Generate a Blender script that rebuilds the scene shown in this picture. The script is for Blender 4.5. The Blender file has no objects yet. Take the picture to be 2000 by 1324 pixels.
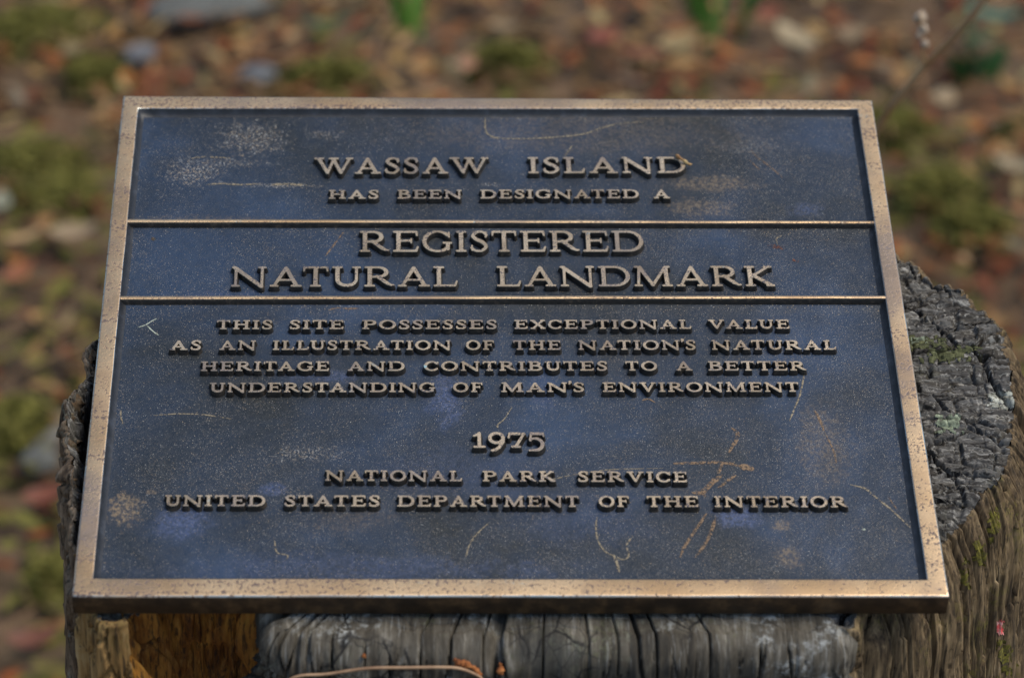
import bpy, math, random
import numpy as np
from mathutils import Matrix, Vector
from mathutils.geometry import tessellate_polygon

S = bpy.context.scene
COL = S.collection
rng = np.random.default_rng(7)
random.seed(7)

# ------------------------------------------------------------------ camera
FPX = 5932.0                      # focal length in pixels of a 2000 px wide frame
TILT = math.radians(11.0)         # how far the plaque leans towards the viewer
PZ = 1.20                         # height of the plaque centre above the ground
PW, PH, PT = 0.46, 0.3941, 0.015  # plaque width, height, thickness
rv = np.array([2.369860618998589, -0.01235426332068264, 0.040458260285483674])
T = np.array([-0.003781423507664164, -0.006705427558960694, 1.7274016681289517])
th = np.linalg.norm(rv); k = rv / th
K = np.array([[0, -k[2], k[1]], [k[2], 0, -k[0]], [-k[1], k[0], 0]])
R = np.eye(3) + np.sin(th) * K + (1 - np.cos(th)) * K @ K       # plaque axes -> camera (x right, y down, z forward)
ct, st = math.cos(TILT), math.sin(TILT)
B = np.array([[1, 0, 0], [0, ct, -st], [0, st, ct]])            # plaque axes -> world
O = np.array([0, 0, PZ])
CAMP = O + B @ (-R.T @ T)
RW = B @ R.T
cam = bpy.data.objects.new('camera', bpy.data.cameras.new('camera'))
COL.objects.link(cam)
mw = np.eye(4); mw[:3, :3] = RW @ np.diag([1, -1, -1]); mw[:3, 3] = CAMP
cam.matrix_world = Matrix(mw.tolist())
cd = cam.data
cd.sensor_fit = 'HORIZONTAL'; cd.sensor_width = 36.0; cd.lens = FPX / 2000 * 36.0
cd.clip_start = 0.05; cd.clip_end = 500
cd.dof.use_dof = True
cd.dof.focus_distance = 1.715
cd.dof.aperture_fstop = 5.6
cd.dof.aperture_blades = 7
S.camera = cam

# ------------------------------------------------------------------ sky, sun, exposure
SUN_EL, SUN_AZ = math.radians(62), math.radians(95)             # azimuth measured from +Y (away from the viewer) to the right
wd = bpy.data.worlds.new('World'); S.world = wd; wd.use_nodes = True
wn = wd.node_tree.nodes; wn.clear()
sky = wn.new('ShaderNodeTexSky'); sky.sky_type = 'NISHITA'; sky.sun_disc = False
sky.sun_elevation = SUN_EL; sky.sun_rotation = SUN_AZ
sky.air_density = 1.0; sky.dust_density = 1.0; sky.ozone_density = 1.0
bg = wn.new('ShaderNodeBackground'); bg.inputs['Strength'].default_value = 0.10
wo = wn.new('ShaderNodeOutputWorld')
wd.node_tree.links.new(sky.outputs[0], bg.inputs[0]); wd.node_tree.links.new(bg.outputs[0], wo.inputs[0])
sl = bpy.data.lights.new('sun', 'SUN'); sl.energy = 1.8; sl.angle = math.radians(30); sl.color = (1.0, 0.92, 0.79)
so = bpy.data.objects.new('sun', sl); COL.objects.link(so)
sd = Vector((math.sin(SUN_AZ) * math.cos(SUN_EL), math.cos(SUN_AZ) * math.cos(SUN_EL), math.sin(SUN_EL)))
so.rotation_euler = (-sd).to_track_quat('-Z', 'Y').to_euler(); so.location = (0, 0, 6)
S.view_settings.view_transform = 'Standard'; S.view_settings.look = 'None'
S.view_settings.gamma = 1.0; S.view_settings.exposure = 0.74

# ------------------------------------------------------------------ picture point -> place
def ray(x, y):
    d = RW @ np.array([(x - 1000) / FPX, (y - 662) / FPX, 1.0])
    return d
def on_ground(x, y, z=0.0):
    d = ray(x, y); return CAMP + d * ((z - CAMP[2]) / d[2])
def at_depth(x, y, zc):
    return CAMP + ray(x, y) * zc
CP = B.T @ (CAMP - O)
def on_plaque(x, y, n=0.0):
    d = B.T @ ray(x, y); p = CP + d * ((n - CP[2]) / d[2]); return p[:2]
def uv(pts, n=0.0):
    return np.array([on_plaque(x, y, n) for x, y in pts])

# ------------------------------------------------------------------ noise
def _h(ix, iy, seed):
    n = (ix.astype(np.int64) * 374761393 + iy.astype(np.int64) * 668265263 + seed * 974634777) & 0xffffffff
    n = ((n ^ (n >> 13)) * 1274126177) & 0xffffffff
    n = ((n ^ (n >> 16)) * 2246822519) & 0xffffffff
    n = n ^ (n >> 15)
    return (n & 0xffffff) / float(0xffffff)
def vnoise(x, y, seed=0):
    ix, iy = np.floor(x), np.floor(y); fx, fy = x - ix, y - iy
    fx = fx * fx * fx * (fx * (fx * 6 - 15) + 10); fy = fy * fy * fy * (fy * (fy * 6 - 15) + 10)
    a, b = _h(ix, iy, seed), _h(ix + 1, iy, seed); c, d = _h(ix, iy + 1, seed), _h(ix + 1, iy + 1, seed)
    return (a + (b - a) * fx) * (1 - fy) + (c + (d - c) * fx) * fy - 0.5
def fbm(x, y, seed=0, o=4, g=0.5):
    r = 0; a = 1.0
    for i in range(o):
        r = r + a * vnoise(x * 2 ** i + 17.3 * i, y * 2 ** i - 9.1 * i, seed + i); a *= g
    return r
def worley(x, y, seed=0):
    ix, iy = np.floor(x), np.floor(y)
    f1 = np.full(x.shape, 9.0); f2 = f1.copy(); idv = np.zeros(x.shape); sx = np.zeros(x.shape); sy = sx.copy()
    for dx in (-1, 0, 1):
        for dy in (-1, 0, 1):
            cx, cy = ix + dx, iy + dy
            px, py = cx + _h(cx, cy, seed), cy + _h(cx, cy, seed + 51)
            d = np.hypot(px - x, py - y); m = d < f1
            f2 = np.where(m, f1, np.minimum(f2, d)); idv = np.where(m, _h(cx, cy, seed + 97), idv)
            sx = np.where(m, x - px, sx); sy = np.where(m, y - py, sy); f1 = np.where(m, d, f1)
    return f1, f2, idv, sx, sy
def sst(a, b, x):
    t = np.clip((x - a) / (b - a), 0, 1); return t * t * (3 - 2 * t)

# ------------------------------------------------------------------ objects
def link(name, me, mats=(), parent=None):
    o = bpy.data.objects.new(name, me); COL.objects.link(o)
    if me is not None:
        for m in (mats if isinstance(mats, (list, tuple)) else [mats]): me.materials.append(m)
    if parent is not None: o.parent = parent
    return o
def tag(o, label=None, cat=None, group=None, kind=None):
    if label: o['label'] = label
    if cat: o['category'] = cat
    if group: o['group'] = group
    if kind: o['kind'] = kind
    return o
def empty(name, mat4, label, cat, group=None):
    o = bpy.data.objects.new(name, None); COL.objects.link(o); o.matrix_world = mat4; o.empty_display_size = 0.05
    return tag(o, label, cat, group)
def mesh(name, V, F, smooth=True, mi=None):
    """V (n,3); F = list of int arrays, all rows of one array the same length."""
    V = np.asarray(V, np.float32)
    if not isinstance(F, list): F = [F]
    F = [np.asarray(f, np.int32) for f in F if len(f)]
    me = bpy.data.meshes.new(name); me.vertices.add(len(V)); me.vertices.foreach_set('co', V.ravel())
    li = np.concatenate([f.ravel() for f in F]); n = np.concatenate([np.full(len(f), f.shape[1]) for f in F])
    me.loops.add(len(li)); me.loops.foreach_set('vertex_index', li)
    me.polygons.add(len(n)); me.polygons.foreach_set('loop_start', np.concatenate([[0], np.cumsum(n)[:-1]]).astype(np.int32))
    if mi is not None: me.polygons.foreach_set('material_index', np.asarray(mi, np.int32))
    me.update(calc_edges=True)
    me.polygons.foreach_set('use_smooth', np.full(len(n), smooth)); me.validate(); return me
def grid_faces(nu, nv, wrap=False, base=0):
    i = np.arange(nu if wrap else nu - 1)[:, None]; j = np.arange(nv - 1)[None]
    a = i * nv + j; b = ((i + 1) % nu) * nv + j
    return np.stack([a, b, b + 1, a + 1], -1).reshape(-1, 4) + base
def tube(pts, rad, n=7):
    pts = np.asarray(pts, float); rad = np.broadcast_to(rad, len(pts)); V = []
    tg = np.gradient(pts, axis=0); tg /= np.linalg.norm(tg, axis=1)[:, None]
    up = np.array([0.13, 0.31, 0.94])
    for p, t_, r in zip(pts, tg, rad):
        a = np.cross(t_, up); a /= np.linalg.norm(a); b = np.cross(t_, a)
        for q in range(n):
            f = 2 * math.pi * q / n; V.append(p + r * (math.cos(f) * a + math.sin(f) * b))
    m = len(pts); F = []
    for i in range(m - 1):
        for q in range(n): F.append((i * n + q, i * n + (q + 1) % n, (i + 1) * n + (q + 1) % n, (i + 1) * n + q))
    V.append(pts[0]); V.append(pts[-1])
    tri = [(m * n, (q + 1) % n, q) for q in range(n)] + [(m * n + 1, (m - 1) * n + q, (m - 1) * n + (q + 1) % n) for q in range(n)]
    return np.array(V), [np.array(F), np.array(tri)]
def spline(pts, n):
    pts = np.asarray(pts, float); P = np.vstack([2 * pts[0] - pts[1], pts, 2 * pts[-1] - pts[-2]]); out = []
    m = len(pts) - 1
    for s in np.linspace(0, m, n):
        i = min(int(s), m - 1); f = s - i; a, b, c, d = P[i:i + 4]
        out.append(0.5 * (2 * b + (c - a) * f + (2 * a - 5 * b + 4 * c - d) * f * f + (3 * b - a - 3 * c + d) * f ** 3))
    return np.array(out)
def join(parts):
    Vs = []; Fs = {}; off = 0
    for V, F in parts:
        for f in (F if isinstance(F, list) else [F]):
            f = np.asarray(f)
            if len(f): Fs.setdefault(f.shape[1], []).append(f + off)
        Vs.append(V); off += len(V)
    return np.concatenate(Vs), [np.concatenate(v) for v in Fs.values()]

# ------------------------------------------------------------------ material helper
class Mat:
    def __init__(s, name, rough=0.7, metal=0.0, spec=0.5):
        s.m = bpy.data.materials.new(name); s.m.use_nodes = True; s.nt = s.m.node_tree; s.n = s.nt.nodes
        s.b = s.n['Principled BSDF']; s.out = s.n['Material Output']
        s.set('Roughness', rough); s.set('Metallic', metal); s.set('Specular IOR Level', spec)
        s.co = s.n.new('ShaderNodeTexCoord').outputs['Object']
    def L(s, a, sock):
        if isinstance(a, bpy.types.NodeSocket): s.nt.links.new(a, sock)
        elif isinstance(a, (tuple, list)) and len(a) == 3 and sock.type == 'RGBA': sock.default_value = (*a, 1)
        else: sock.default_value = a
    def set(s, k_, v): s.L(v, s.b.inputs[k_])
    def map(s, scale=(1, 1, 1), rot=(0, 0, 0), loc=(0, 0, 0), vec=None):
        q = s.n.new('ShaderNodeMapping'); s.L(vec or s.co, q.inputs[0]); q.inputs['Scale'].default_value = scale
        q.inputs['Rotation'].default_value = rot; q.inputs['Location'].default_value = loc; return q.outputs[0]
    def noise(s, scale, detail=4, rough=0.55, vec=None, dist=0.0):
        q = s.n.new('ShaderNodeTexNoise'); s.L(vec or s.co, q.inputs['Vector']); q.inputs['Scale'].default_value = scale
        q.inputs['Detail'].default_value = detail; q.inputs['Roughness'].default_value = rough; q.inputs['Distortion'].default_value = dist
        return q.outputs['Fac']
    def vor(s, scale, feature='F1', vec=None):
        q = s.n.new('ShaderNodeTexVoronoi'); q.feature = feature; s.L(vec or s.co, q.inputs['Vector']); q.inputs['Scale'].default_value = scale
        return q
    def mr(s, v, a, b, c=0.0, d=1.0):
        q = s.n.new('ShaderNodeMapRange'); q.interpolation_type = 'SMOOTHSTEP'; s.L(v, q.inputs[0])
        for i, x in enumerate((a, b, c, d)): s.L(x, q.inputs[i + 1])
        return q.outputs[0]
    def math(s, op, a, b=0.0, c=0.0):
        q = s.n.new('ShaderNodeMath'); q.operation = op; s.L(a, q.inputs[0]); s.L(b, q.inputs[1]); s.L(c, q.inputs[2]); return q.outputs[0]
    def mix(s, f, a, b):
        q = s.n.new('ShaderNodeMix'); q.data_type = 'RGBA'; s.L(f, q.inputs[0]); s.L(a, q.inputs[6]); s.L(b, q.inputs[7]); return q.outputs[2]
    def ramp(s, f, stops):
        q = s.n.new('ShaderNodeValToRGB'); s.L(f, q.inputs[0]); e = q.color_ramp.elements
        while len(e) < len(stops): e.new(0.5)
        for i, (p, c) in enumerate(stops): e[i].position = p; e[i].color = (*c, 1)
        return q.outputs[0]
    def sep(s, v=None):
        q = s.n.new('ShaderNodeSeparateXYZ'); s.L(v or s.co, q.inputs[0]); return q.outputs
    def bump(s, h, strength=0.5, dist=0.001):
        q = s.n.new('ShaderNodeBump'); s.L(h, q.inputs['Height']); q.inputs['Strength'].default_value = strength
        q.inputs['Distance'].default_value = dist; s.L(q.outputs[0], s.b.inputs['Normal'])
    def blobs(s, lst, soft=0.6, nscale=60, namp=1.0):
        """max of soft ragged ellipses (u, v, ru, rv, amount) in local x, y"""
        x, y = s.sep()[:2]; nz = s.math('MULTIPLY', s.math('SUBTRACT', s.noise(nscale, 5, 0.65), 0.5), namp * 2); tot = None
        for (u, v, ru, rv_, am) in lst:
            dx = s.math('DIVIDE', s.math('SUBTRACT', x, u), ru); dy = s.math('DIVIDE', s.math('SUBTRACT', y, v), rv_)
            d = s.math('SQRT', s.math('ADD', s.math('MULTIPLY', dx, dx), s.math('MULTIPLY', dy, dy)))
            f = s.mr(s.math('ADD', d, nz), 1.0 + soft * 0.5, 1.0 - soft * 0.5, 0.0, am)
            tot = f if tot is None else s.math('MAXIMUM', tot, f)
        return tot

# ------------------------------------------------------------------ materials
PXM = 3500.0                                                     # picture pixels per metre on the plaque
def puv(x, y): return tuple(on_plaque(x, y, -0.004))

def mat_field():
    m = Mat('dark_patina', 0.42)
    x, y = m.sep()[:2]
    big = m.noise(9, 5, 0.6, dist=0.4)
    col = m.ramp(big, [(0.34, (0.009, 0.012, 0.013)), (0.50, (0.012, 0.022, 0.039)), (0.66, (0.021, 0.042, 0.082))])
    mott = m.mr(m.noise(420, 3, 0.6), 0.45, 0.75)
    col = m.mix(m.math('MULTIPLY', mott, 0.35), col, (0.045, 0.048, 0.05))
    blue = [(*puv(a, b), r / PXM, q / PXM, w) for a, b, r, q, w in (
        (872, 775, 30, 62, .8), (352, 1018, 45, 34, .8), (1440, 1008, 38, 22, .9), (645, 735, 60, 16, .55), (535, 955, 22, 14, .7),
        (1575, 410, 34, 20, .5), (700, 1110, 300, 30, .35), (1060, 755, 25, 50, .35), (450, 580, 120, 18, .35), (900, 925, 160, 60, .22), (1130, 1010, 120, 60, .2))]
    bl = m.math('MULTIPLY', m.blobs(blue, 1.1, 90, 1.3), m.mr(m.noise(420, 4, 0.7), 0.40, 0.62, 0.25, 1.0))
    col = m.mix(bl, col, (0.060, 0.085, 0.17))
    warm = [(*puv(a, b), r / PXM, q / PXM, w) for a, b, r, q, w in (
        (243, 995, 27, 36, .9), (1390, 358, 80, 22, .55), (1370, 405, 60, 24, .5), (1160, 235, 220, 36, .2), (1130, 265, 330, 50, .22),
        (1610, 870, 45, 90, .35), (400, 430, 170, 14, .25), (1540, 1085, 22, 24, .6), (1527, 1025, 16, 12, .6), (297, 960, 8, 6, .8), (690, 1010, 60, 30, .2))]
    wm = m.math('MULTIPLY', m.blobs(warm, 0.9, 200, 1.8), m.mr(m.noise(520, 4, 0.75), 0.44, 0.58, 0.1, 1.0))
    col = m.mix(wm, col, (0.21, 0.15, 0.085))
    # bright worn grains standing out of the sand-cast skin
    dens = m.math('ADD', m.math('MULTIPLY', m.math('SUBTRACT', m.noise(22, 5, 0.65), .22), 1.5), m.math('MULTIPLY', x, 0.35))
    dens = m.math('SUBTRACT', dens, m.math('MULTIPLY', y, 0.25))
    thr = m.mr(dens, 0.15, 0.80, 0.92, 0.12)
    def grains(sc, lo, hi, bias):
        v1 = m.vor(sc); c3 = m.sep(v1.outputs['Color']); size = m.math('ADD', lo, m.math('MULTIPLY', c3[2], hi - lo))
        return m.math('MULTIPLY', m.math('GREATER_THAN', m.math('ADD', c3[0], bias), thr), m.mr(v1.outputs['Distance'], size, m.math('MULTIPLY', size, 0.45))), c3
    fl, c3 = grains(820, 0.13, 0.36, 0.0); f2, c4 = grains(1400, 0.15, 0.42, 0.0)
    fl = m.math('MAXIMUM', m.math('MULTIPLY', fl, 0.85), m.math('MULTIPLY', f2, 0.32))
    sg = [(*puv(a, b), r / PXM, q / PXM, w) for a, b, r, q, w in ((490, 270, 60, 42, 1), (380, 335, 50, 35, 1), (545, 362, 60, 6, 1), (640, 262, 40, 14, .5), (420, 318, 90, 12, .7), (960, 360, 22, 6, .9), (600, 885, 60, 18, .6), (1470, 285, 60, 22, .4))]
    sm = m.math('MULTIPLY', m.blobs(sg, 0.8, 300, 2.0), m.mr(m.noise(900, 2, 0.6), 0.52, 0.62))
    fl = m.math('MAXIMUM', fl, m.math('MULTIPLY', sm, 0.6))
    tone = m.mix(c3[1], (0.50, 0.36, 0.20), (0.56, 0.56, 0.52))
    col = m.mix(fl, col, tone)
    m.set('Base Color', col); m.set('Metallic', m.math('MULTIPLY', fl, 0.6))
    m.set('Roughness', m.mr(m.noise(200, 3), 0.3, 0.7, 0.36, 0.5))
    h = m.math('ADD', m.noise(1100, 3, 0.6), m.math('MULTIPLY', fl, 0.5)); h = m.math('ADD', h, m.math('MULTIPLY', m.noise(45, 4, 0.5), 2.0))
    m.bump(h, 0.55, 0.0005)
    return m.m

def mat_bronze(name, a=(0.78, 0.55, 0.31), b=(0.54, 0.35, 0.18), dark=(0.12, 0.09, 0.08), cover=0.95, streak=(6, 60, 60), verd=0.5, nsc=1.0):
    m = Mat(name, 0.42, 1.0)
    s1 = m.noise(28 * nsc, 5, 0.65, vec=m.map(streak_scale(streak))); f1 = m.noise(14 * nsc, 5, 0.6)
    col = m.mix(m.mr(f1, 0.35, 0.68), a, b)
    pit = m.mr(m.math('ADD', m.math('MULTIPLY', m.noise(420 * nsc, 3, 0.75), 0.80), m.math('MULTIPLY', s1, 0.40)), 0.60, 0.70)
    patch = m.mr(m.noise(22 * nsc, 5, 0.7, dist=0.5), 0.50, 0.72)
    dm = m.math('MULTIPLY', m.math('MAXIMUM', pit, m.math('MULTIPLY', patch, 0.6)), cover)
    col = m.mix(dm, col, dark)
    vg = m.math('MULTIPLY', m.mr(m.noise(30 * nsc, 5, 0.7, vec=m.map(loc=(3, 1, 2))), 0.60, 0.72), m.mr(m.noise(380, 3, 0.7), 0.5, 0.62))
    vg = m.math('MULTIPLY', vg, verd)
    col = m.mix(vg, col, (0.22, 0.46, 0.52))
    m.set('Base Color', col)
    tb = m.mr(m.noise(9 * nsc, 5, 0.65, dist=0.6, vec=m.map(loc=(7.3, 2.2, 0))), 0.47, 0.68, 0.0, 0.62)
    col = m.mix(tb, col, (0.25, 0.205, 0.18)); m.set('Base Color', col)
    m.set('Metallic', m.math('SUBTRACT', 1.0, m.math('MAXIMUM', vg, m.math('MULTIPLY', dm, 0.6))))
    m.set('Roughness', m.math('ADD', 0.42, m.math('MULTIPLY', dm, 0.25)))
    h = m.math('ADD', m.math('MULTIPLY', s1, 0.7), m.math('MULTIPLY', m.noise(700, 3, 0.65), 0.8)); h = m.math('SUBTRACT', h, m.math('MULTIPLY', dm, 0.6))
    m.bump(h, 0.32, 0.0003)
    return m.m
def streak_scale(s): return (s[0] / 60.0, s[1] / 60.0 * 3, s[2] / 60.0)

def mat_simple(name, stops, scale, rough=0.8, vscale=(1, 1, 1), bump=0.4, bscale=None, bdist=0.001, metal=0.0, detail=5):
    m = Mat(name, rough, metal)
    f = m.noise(scale, detail, 0.62, vec=m.map(vscale))
    m.set('Base Color', m.ramp(f, stops))
    m.bump(m.noise(bscale or scale * 3, 4, 0.65, vec=m.map(vscale)), bump, bdist)
    return m.m

def mat_wood(name, stops, vscale, sc, moss=None, mossamt=0.0, rough=0.85, lich=0.0, extra=None, bdist=0.0008, fib=None, cells=False, fibcol=(.30, .26, .19), fa=0.75, split=False):
    m = Mat(name, rough, 0.0, 0.35)
    v = m.map(vscale)
    f = m.math('ADD', m.math('MULTIPLY', m.noise(sc, 6, 0.7, vec=v, dist=0.3), 0.6), m.math('MULTIPLY', m.noise(sc * 0.13, 4, 0.6), 0.4))
    col = m.ramp(f, stops)
    if mossamt:
        mm = m.math('MULTIPLY', m.mr(m.noise(24, 4, 0.6), 0.52, 0.66), m.mr(m.noise(330, 4, 0.7), 0.46, 0.60))
        col = m.mix(m.math('MULTIPLY', mm, mossamt), col, moss)
    if lich:
        lm = m.math('MULTIPLY', m.mr(m.noise(17, 4, 0.6, vec=m.map(loc=(5, 2, 8))), 0.56, 0.68), m.mr(m.noise(260, 4, 0.75), 0.48, 0.62))
        col = m.mix(m.math('MULTIPLY', lm, lich), col, (0.24, 0.26, 0.19))
    m.set('Base Color', col)
    h = m.math('ADD', m.noise(sc * 2.2, 5, 0.7, vec=v), m.math('MULTIPLY', m.noise(900, 3, 0.6), 0.35))
    if fib:
        fb = m.noise(520, 4, 0.7, vec=m.map(fib)); h = m.math('ADD', h, m.math('MULTIPLY', fb, 1.2))
        col = m.mix(m.mr(fb, 0.38, 0.50, fa, 0.0), col, (0.016, 0.012, 0.007)); col = m.mix(m.mr(fb, 0.55, 0.70, 0.0, 0.4), col, fibcol); m.set('Base Color', col); bdist = 0.0016
    if split:
        q = m.n.new('ShaderNodeVectorMath'); q.operation = 'MULTIPLY_ADD'
        nz = m.n.new('ShaderNodeTexNoise'); m.L(m.co, nz.inputs['Vector']); nz.inputs['Scale'].default_value = 45; nz.inputs['Detail'].default_value = 5
        m.L(nz.outputs['Color'], q.inputs[0]); q.inputs[1].default_value = (.014, .014, .014); m.L(m.co, q.inputs[2]); wv = q.outputs[0]
        col = m.mix(m.math('MULTIPLY', m.mr(m.noise(26, 5, .7), .52, .66), m.mr(m.noise(240, 4, .7), .40, .62)), col, (.36, .37, .35))
        col = m.mix(m.mr(m.noise(19, 4, .6, vec=m.map(loc=(2, 3, 4))), .52, .64, 0, .7), col, (.030, .030, .026))
        for sc, w_, am in (((44, 30, 30), .045, 1.0), ((120, 75, 75), .05, .7)):
            e = m.vor(1, 'DISTANCE_TO_EDGE', m.map(sc, rot=(0, .35, 0), vec=wv)).outputs['Distance']; ln = m.math('MULTIPLY', m.mr(e, 0.0, w_, am, 0.0), m.mr(m.noise(30, 3), .44, .56))
            col = m.mix(ln, col, (.010, .009, .008)); h = m.math('SUBTRACT', h, m.math('MULTIPLY', ln, 2.0))
        m.set('Base Color', col)
    if cells:
        q = m.n.new('ShaderNodeVectorMath'); q.operation = 'MULTIPLY_ADD'
        nz = m.n.new('ShaderNodeTexNoise'); m.L(m.co, nz.inputs['Vector']); nz.inputs['Scale'].default_value = 60; nz.inputs['Detail'].default_value = 4
        m.L(nz.outputs['Color'], q.inputs[0]); q.inputs[1].default_value = (.010, .006, .0); m.L(m.co, q.inputs[2]); wv = q.outputs[0]
        for sc, amt in (((34, 210, 1), 2.2), ((90, 640, 1), 1.5)):
            mp = m.map(sc, vec=wv); e = m.vor(1, 'DISTANCE_TO_EDGE', mp); cl = m.sep(m.vor(1, 'F1', mp).outputs['Color'])
            h = m.math('ADD', h, m.math('MULTIPLY', m.mr(e.outputs['Distance'], 0.0, 0.13), amt)); h = m.math('ADD', h, m.math('MULTIPLY', cl[0], amt * .7))
            col = m.mix(m.mr(cl[1], .15, 1.0, 0.0, .42), col, (.165, .16, .15)); col = m.mix(m.mr(cl[2], .5, 1.0, 0.0, .5), col, (.03, .026, .022)); col = m.mix(m.mr(m.noise(300, 3, .7), .56, .70, 0.0, .6), col, (.34, .32, .28)); vn = m.noise(95, 4, .7, vec=m.map((.5, 6, 1), rot=(0, 0, .1), vec=wv)); col = m.mix(m.mr(vn, .56, .66, 0, .6), col, (.30, .285, .25)); col = m.mix(m.mr(vn, .46, .38, 0, .7), col, (.012, .010, .008)); h = m.math('ADD', h, m.math('MULTIPLY', vn, 2.0))
        m.set('Base Color', col); bdist = 0.0016
    return m.m

def project(Pw):
    X = (Pw - CAMP) @ RW
    return X[:, :2] / X[:, 2:] * FPX + np.array([1000, 662])
def p2w(p): return O + np.asarray(p) @ B.T
ZP = B.T @ np.array([0, 0, 1.0])                                 # world up in plaque axes

# ------------------------------------------------------------------ ground
def build_ground():
    t = np.linspace(-1, 1, 261); a = np.sinh(t * 4.6) / math.sinh(4.6) * 90
    X, Y = np.meshgrid(a, a + 1.2, indexing='ij')
    Z = 0.035 * fbm(X * 1.7, Y * 1.7, 3, 4) + 0.012 * fbm(X * 9, Y * 9, 8, 3) + 0.25 * fbm(X * .12, Y * .12, 5, 3) * sst(5, 25, np.hypot(X, Y))
    m = Mat('soil', 0.95)
    c = m.ramp(m.math('ADD', m.math('MULTIPLY', m.noise(5, 6, 0.7), 0.5), m.math('MULTIPLY', m.noise(38, 5, 0.7), 0.5)),
               [(0.34, (0.050, 0.032, 0.018)), (0.48, (0.105, 0.066, 0.036)), (0.60, (0.16, 0.095, 0.05)), (0.72, (0.24, 0.17, 0.11))])
    g = m.mr(m.noise(2.6, 4, 0.6), 0.53, 0.66)
    c = m.mix(m.math('MULTIPLY', g, 0.5), c, (0.065, 0.062, 0.018))
    m.set('Base Color', c); m.bump(m.noise(60, 5, 0.7), 0.8, 0.01)
    o = link('ground', mesh('ground', np.stack([X, Y, Z], -1).reshape(-1, 3), grid_faces(261, 261)), m.m)
    tag(o, 'brown leaf-strewn forest floor', 'ground', kind='structure')
build_ground()

# ------------------------------------------------------------------ stump
N0 = -0.0165                                                     # level of the sawn face in plaque axes
OUT = [  # picture points on the sawn plane, and what the edge below them is
    ('R', [(1752, 482), (1776, 494), (1792, 506), (1812, 518), (1819, 533), (1856, 545), (1893, 563), (1897, 585), (1925, 603), (1952, 619), (1969, 640), (1975, 668),
           (1985, 700), (1990, 755), (1989, 800), (1990, 850), (1982, 900), (1962, 938), (1928, 962), (1893, 1000), (1868, 1034), (1842, 1066), (1800, 1098), (1740, 1150), (1706, 1180)]),
    ('S', [(1700, 1150), (1688, 1120), (1680, 1190)]),
    ('F', [(1680, 1238), (1652, 1262), (1500, 1272), (1300, 1276), (1130, 1280), (990, 1278), (800, 1274), (620, 1272), (545, 1266), (512, 1244)]),
    ('H', [(500, 1130), (470, 1072), (380, 1060), (300, 1085), (266, 1140)]),
    ('L', [(252, 1206), (225, 1216), (195, 1212), (165, 1192), (150, 1130), (132, 1000), (127, 915), (134, 800), (148, 742), (158, 700), (186, 664)]),
    ('K', [(300, 480), (500, 370), (800, 310), (1100, 300), (1400, 340), (1600, 405), (1700, 452), (1752, 482)])]
def outline():
    pts = []; tags = []
    for tg, ps in OUT:
        for q in ps: pts.append(on_plaque(*q, N0)); tags.append(tg)
    pts = np.array(pts[:-1]); tags = tags[:-1]
    P = []; G = []; n = len(pts)
    for i in range(n):
        a, b = pts[i], pts[(i + 1) % n]; L_ = np.linalg.norm(b - a); step = {'K': .004, 'R': .0006, 'F': .0007}.get(tags[i], .00085)
        m = max(1, int(L_ / step)); f = np.arange(m)[:, None] / m
        P.append(a + (b - a) * f); G += [tags[i]] * m
    P = np.concatenate(P); G = np.array(G)
    for _ in range(6): P = (np.roll(P, 1, 0) + 2 * P + np.roll(P, -1, 0)) / 4
    return P, G
OP, OG = outline()
NS = len(OP)
seg = np.linalg.norm(np.roll(OP, -1, 0) - OP, axis=1); SL = np.concatenate([[0], np.cumsum(seg)[:-1]]); PER = seg.sum()
tn = np.roll(OP, -4, 0) - np.roll(OP, 4, 0); tn /= np.linalg.norm(tn, axis=1)[:, None]
area = 0.5 * np.sum(OP[:, 0] * np.roll(OP[:, 1], -1) - np.roll(OP[:, 0], -1) * OP[:, 1])
ON = np.stack([tn[:, 1], -tn[:, 0]], 1) * (1 if area > 0 else -1)
for _ in range(10): ON = (np.roll(ON, 1, 0) + 2 * ON + np.roll(ON, -1, 0)) / 4
ON /= np.linalg.norm(ON, axis=1)[:, None]
isF = (OG == 'F').astype(float); isH = ((OG == 'H') | (OG == 'S')).astype(float); isL = (OG == 'L').astype(float); isR = (OG == 'R').astype(float)
def soft(a, n):
    for _ in range(n): a = (np.roll(a, 1) + 2 * a + np.roll(a, -1)) / 4
    return a
isF, isH, isL, isR = soft(isF, 12), soft(isH, 12), soft(isL, 12), soft(isR, 12)
C0 = np.array([0.03, -0.03])
SHO = 0.0025 + 0.0105 * isF                                     # radius of the worn shoulder
# ragged rim, shared by top and side
RIM = 0.0022 * fbm(SL * 55, SL * 0, 21, 4) + 0.0016 * vnoise(SL * 330, SL * 0, 25)
wf1, wf2, wid, _, _ = worley(SL * 75, SL * 0 + 0.5, 31)
RIM = RIM + isR * 0.0030 * (wid - 0.5) - isR * 0.003 * sst(0.10, 0.0, wf2 - wf1)
RIM = RIM + isL * 0.006 * vnoise(SL * 70, SL * 0, 41)
EDGE = OP + ON * RIM[:, None]
RIMZ = 0.003 * fbm(SL * 40, SL * 0 + 3, 51, 3) * (1 - isF) + isL * sst(-.185, -.15, OP[:, 1]) * (0.004 * vnoise(SL * 95, SL * 0, 61) + 0.004)

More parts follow.
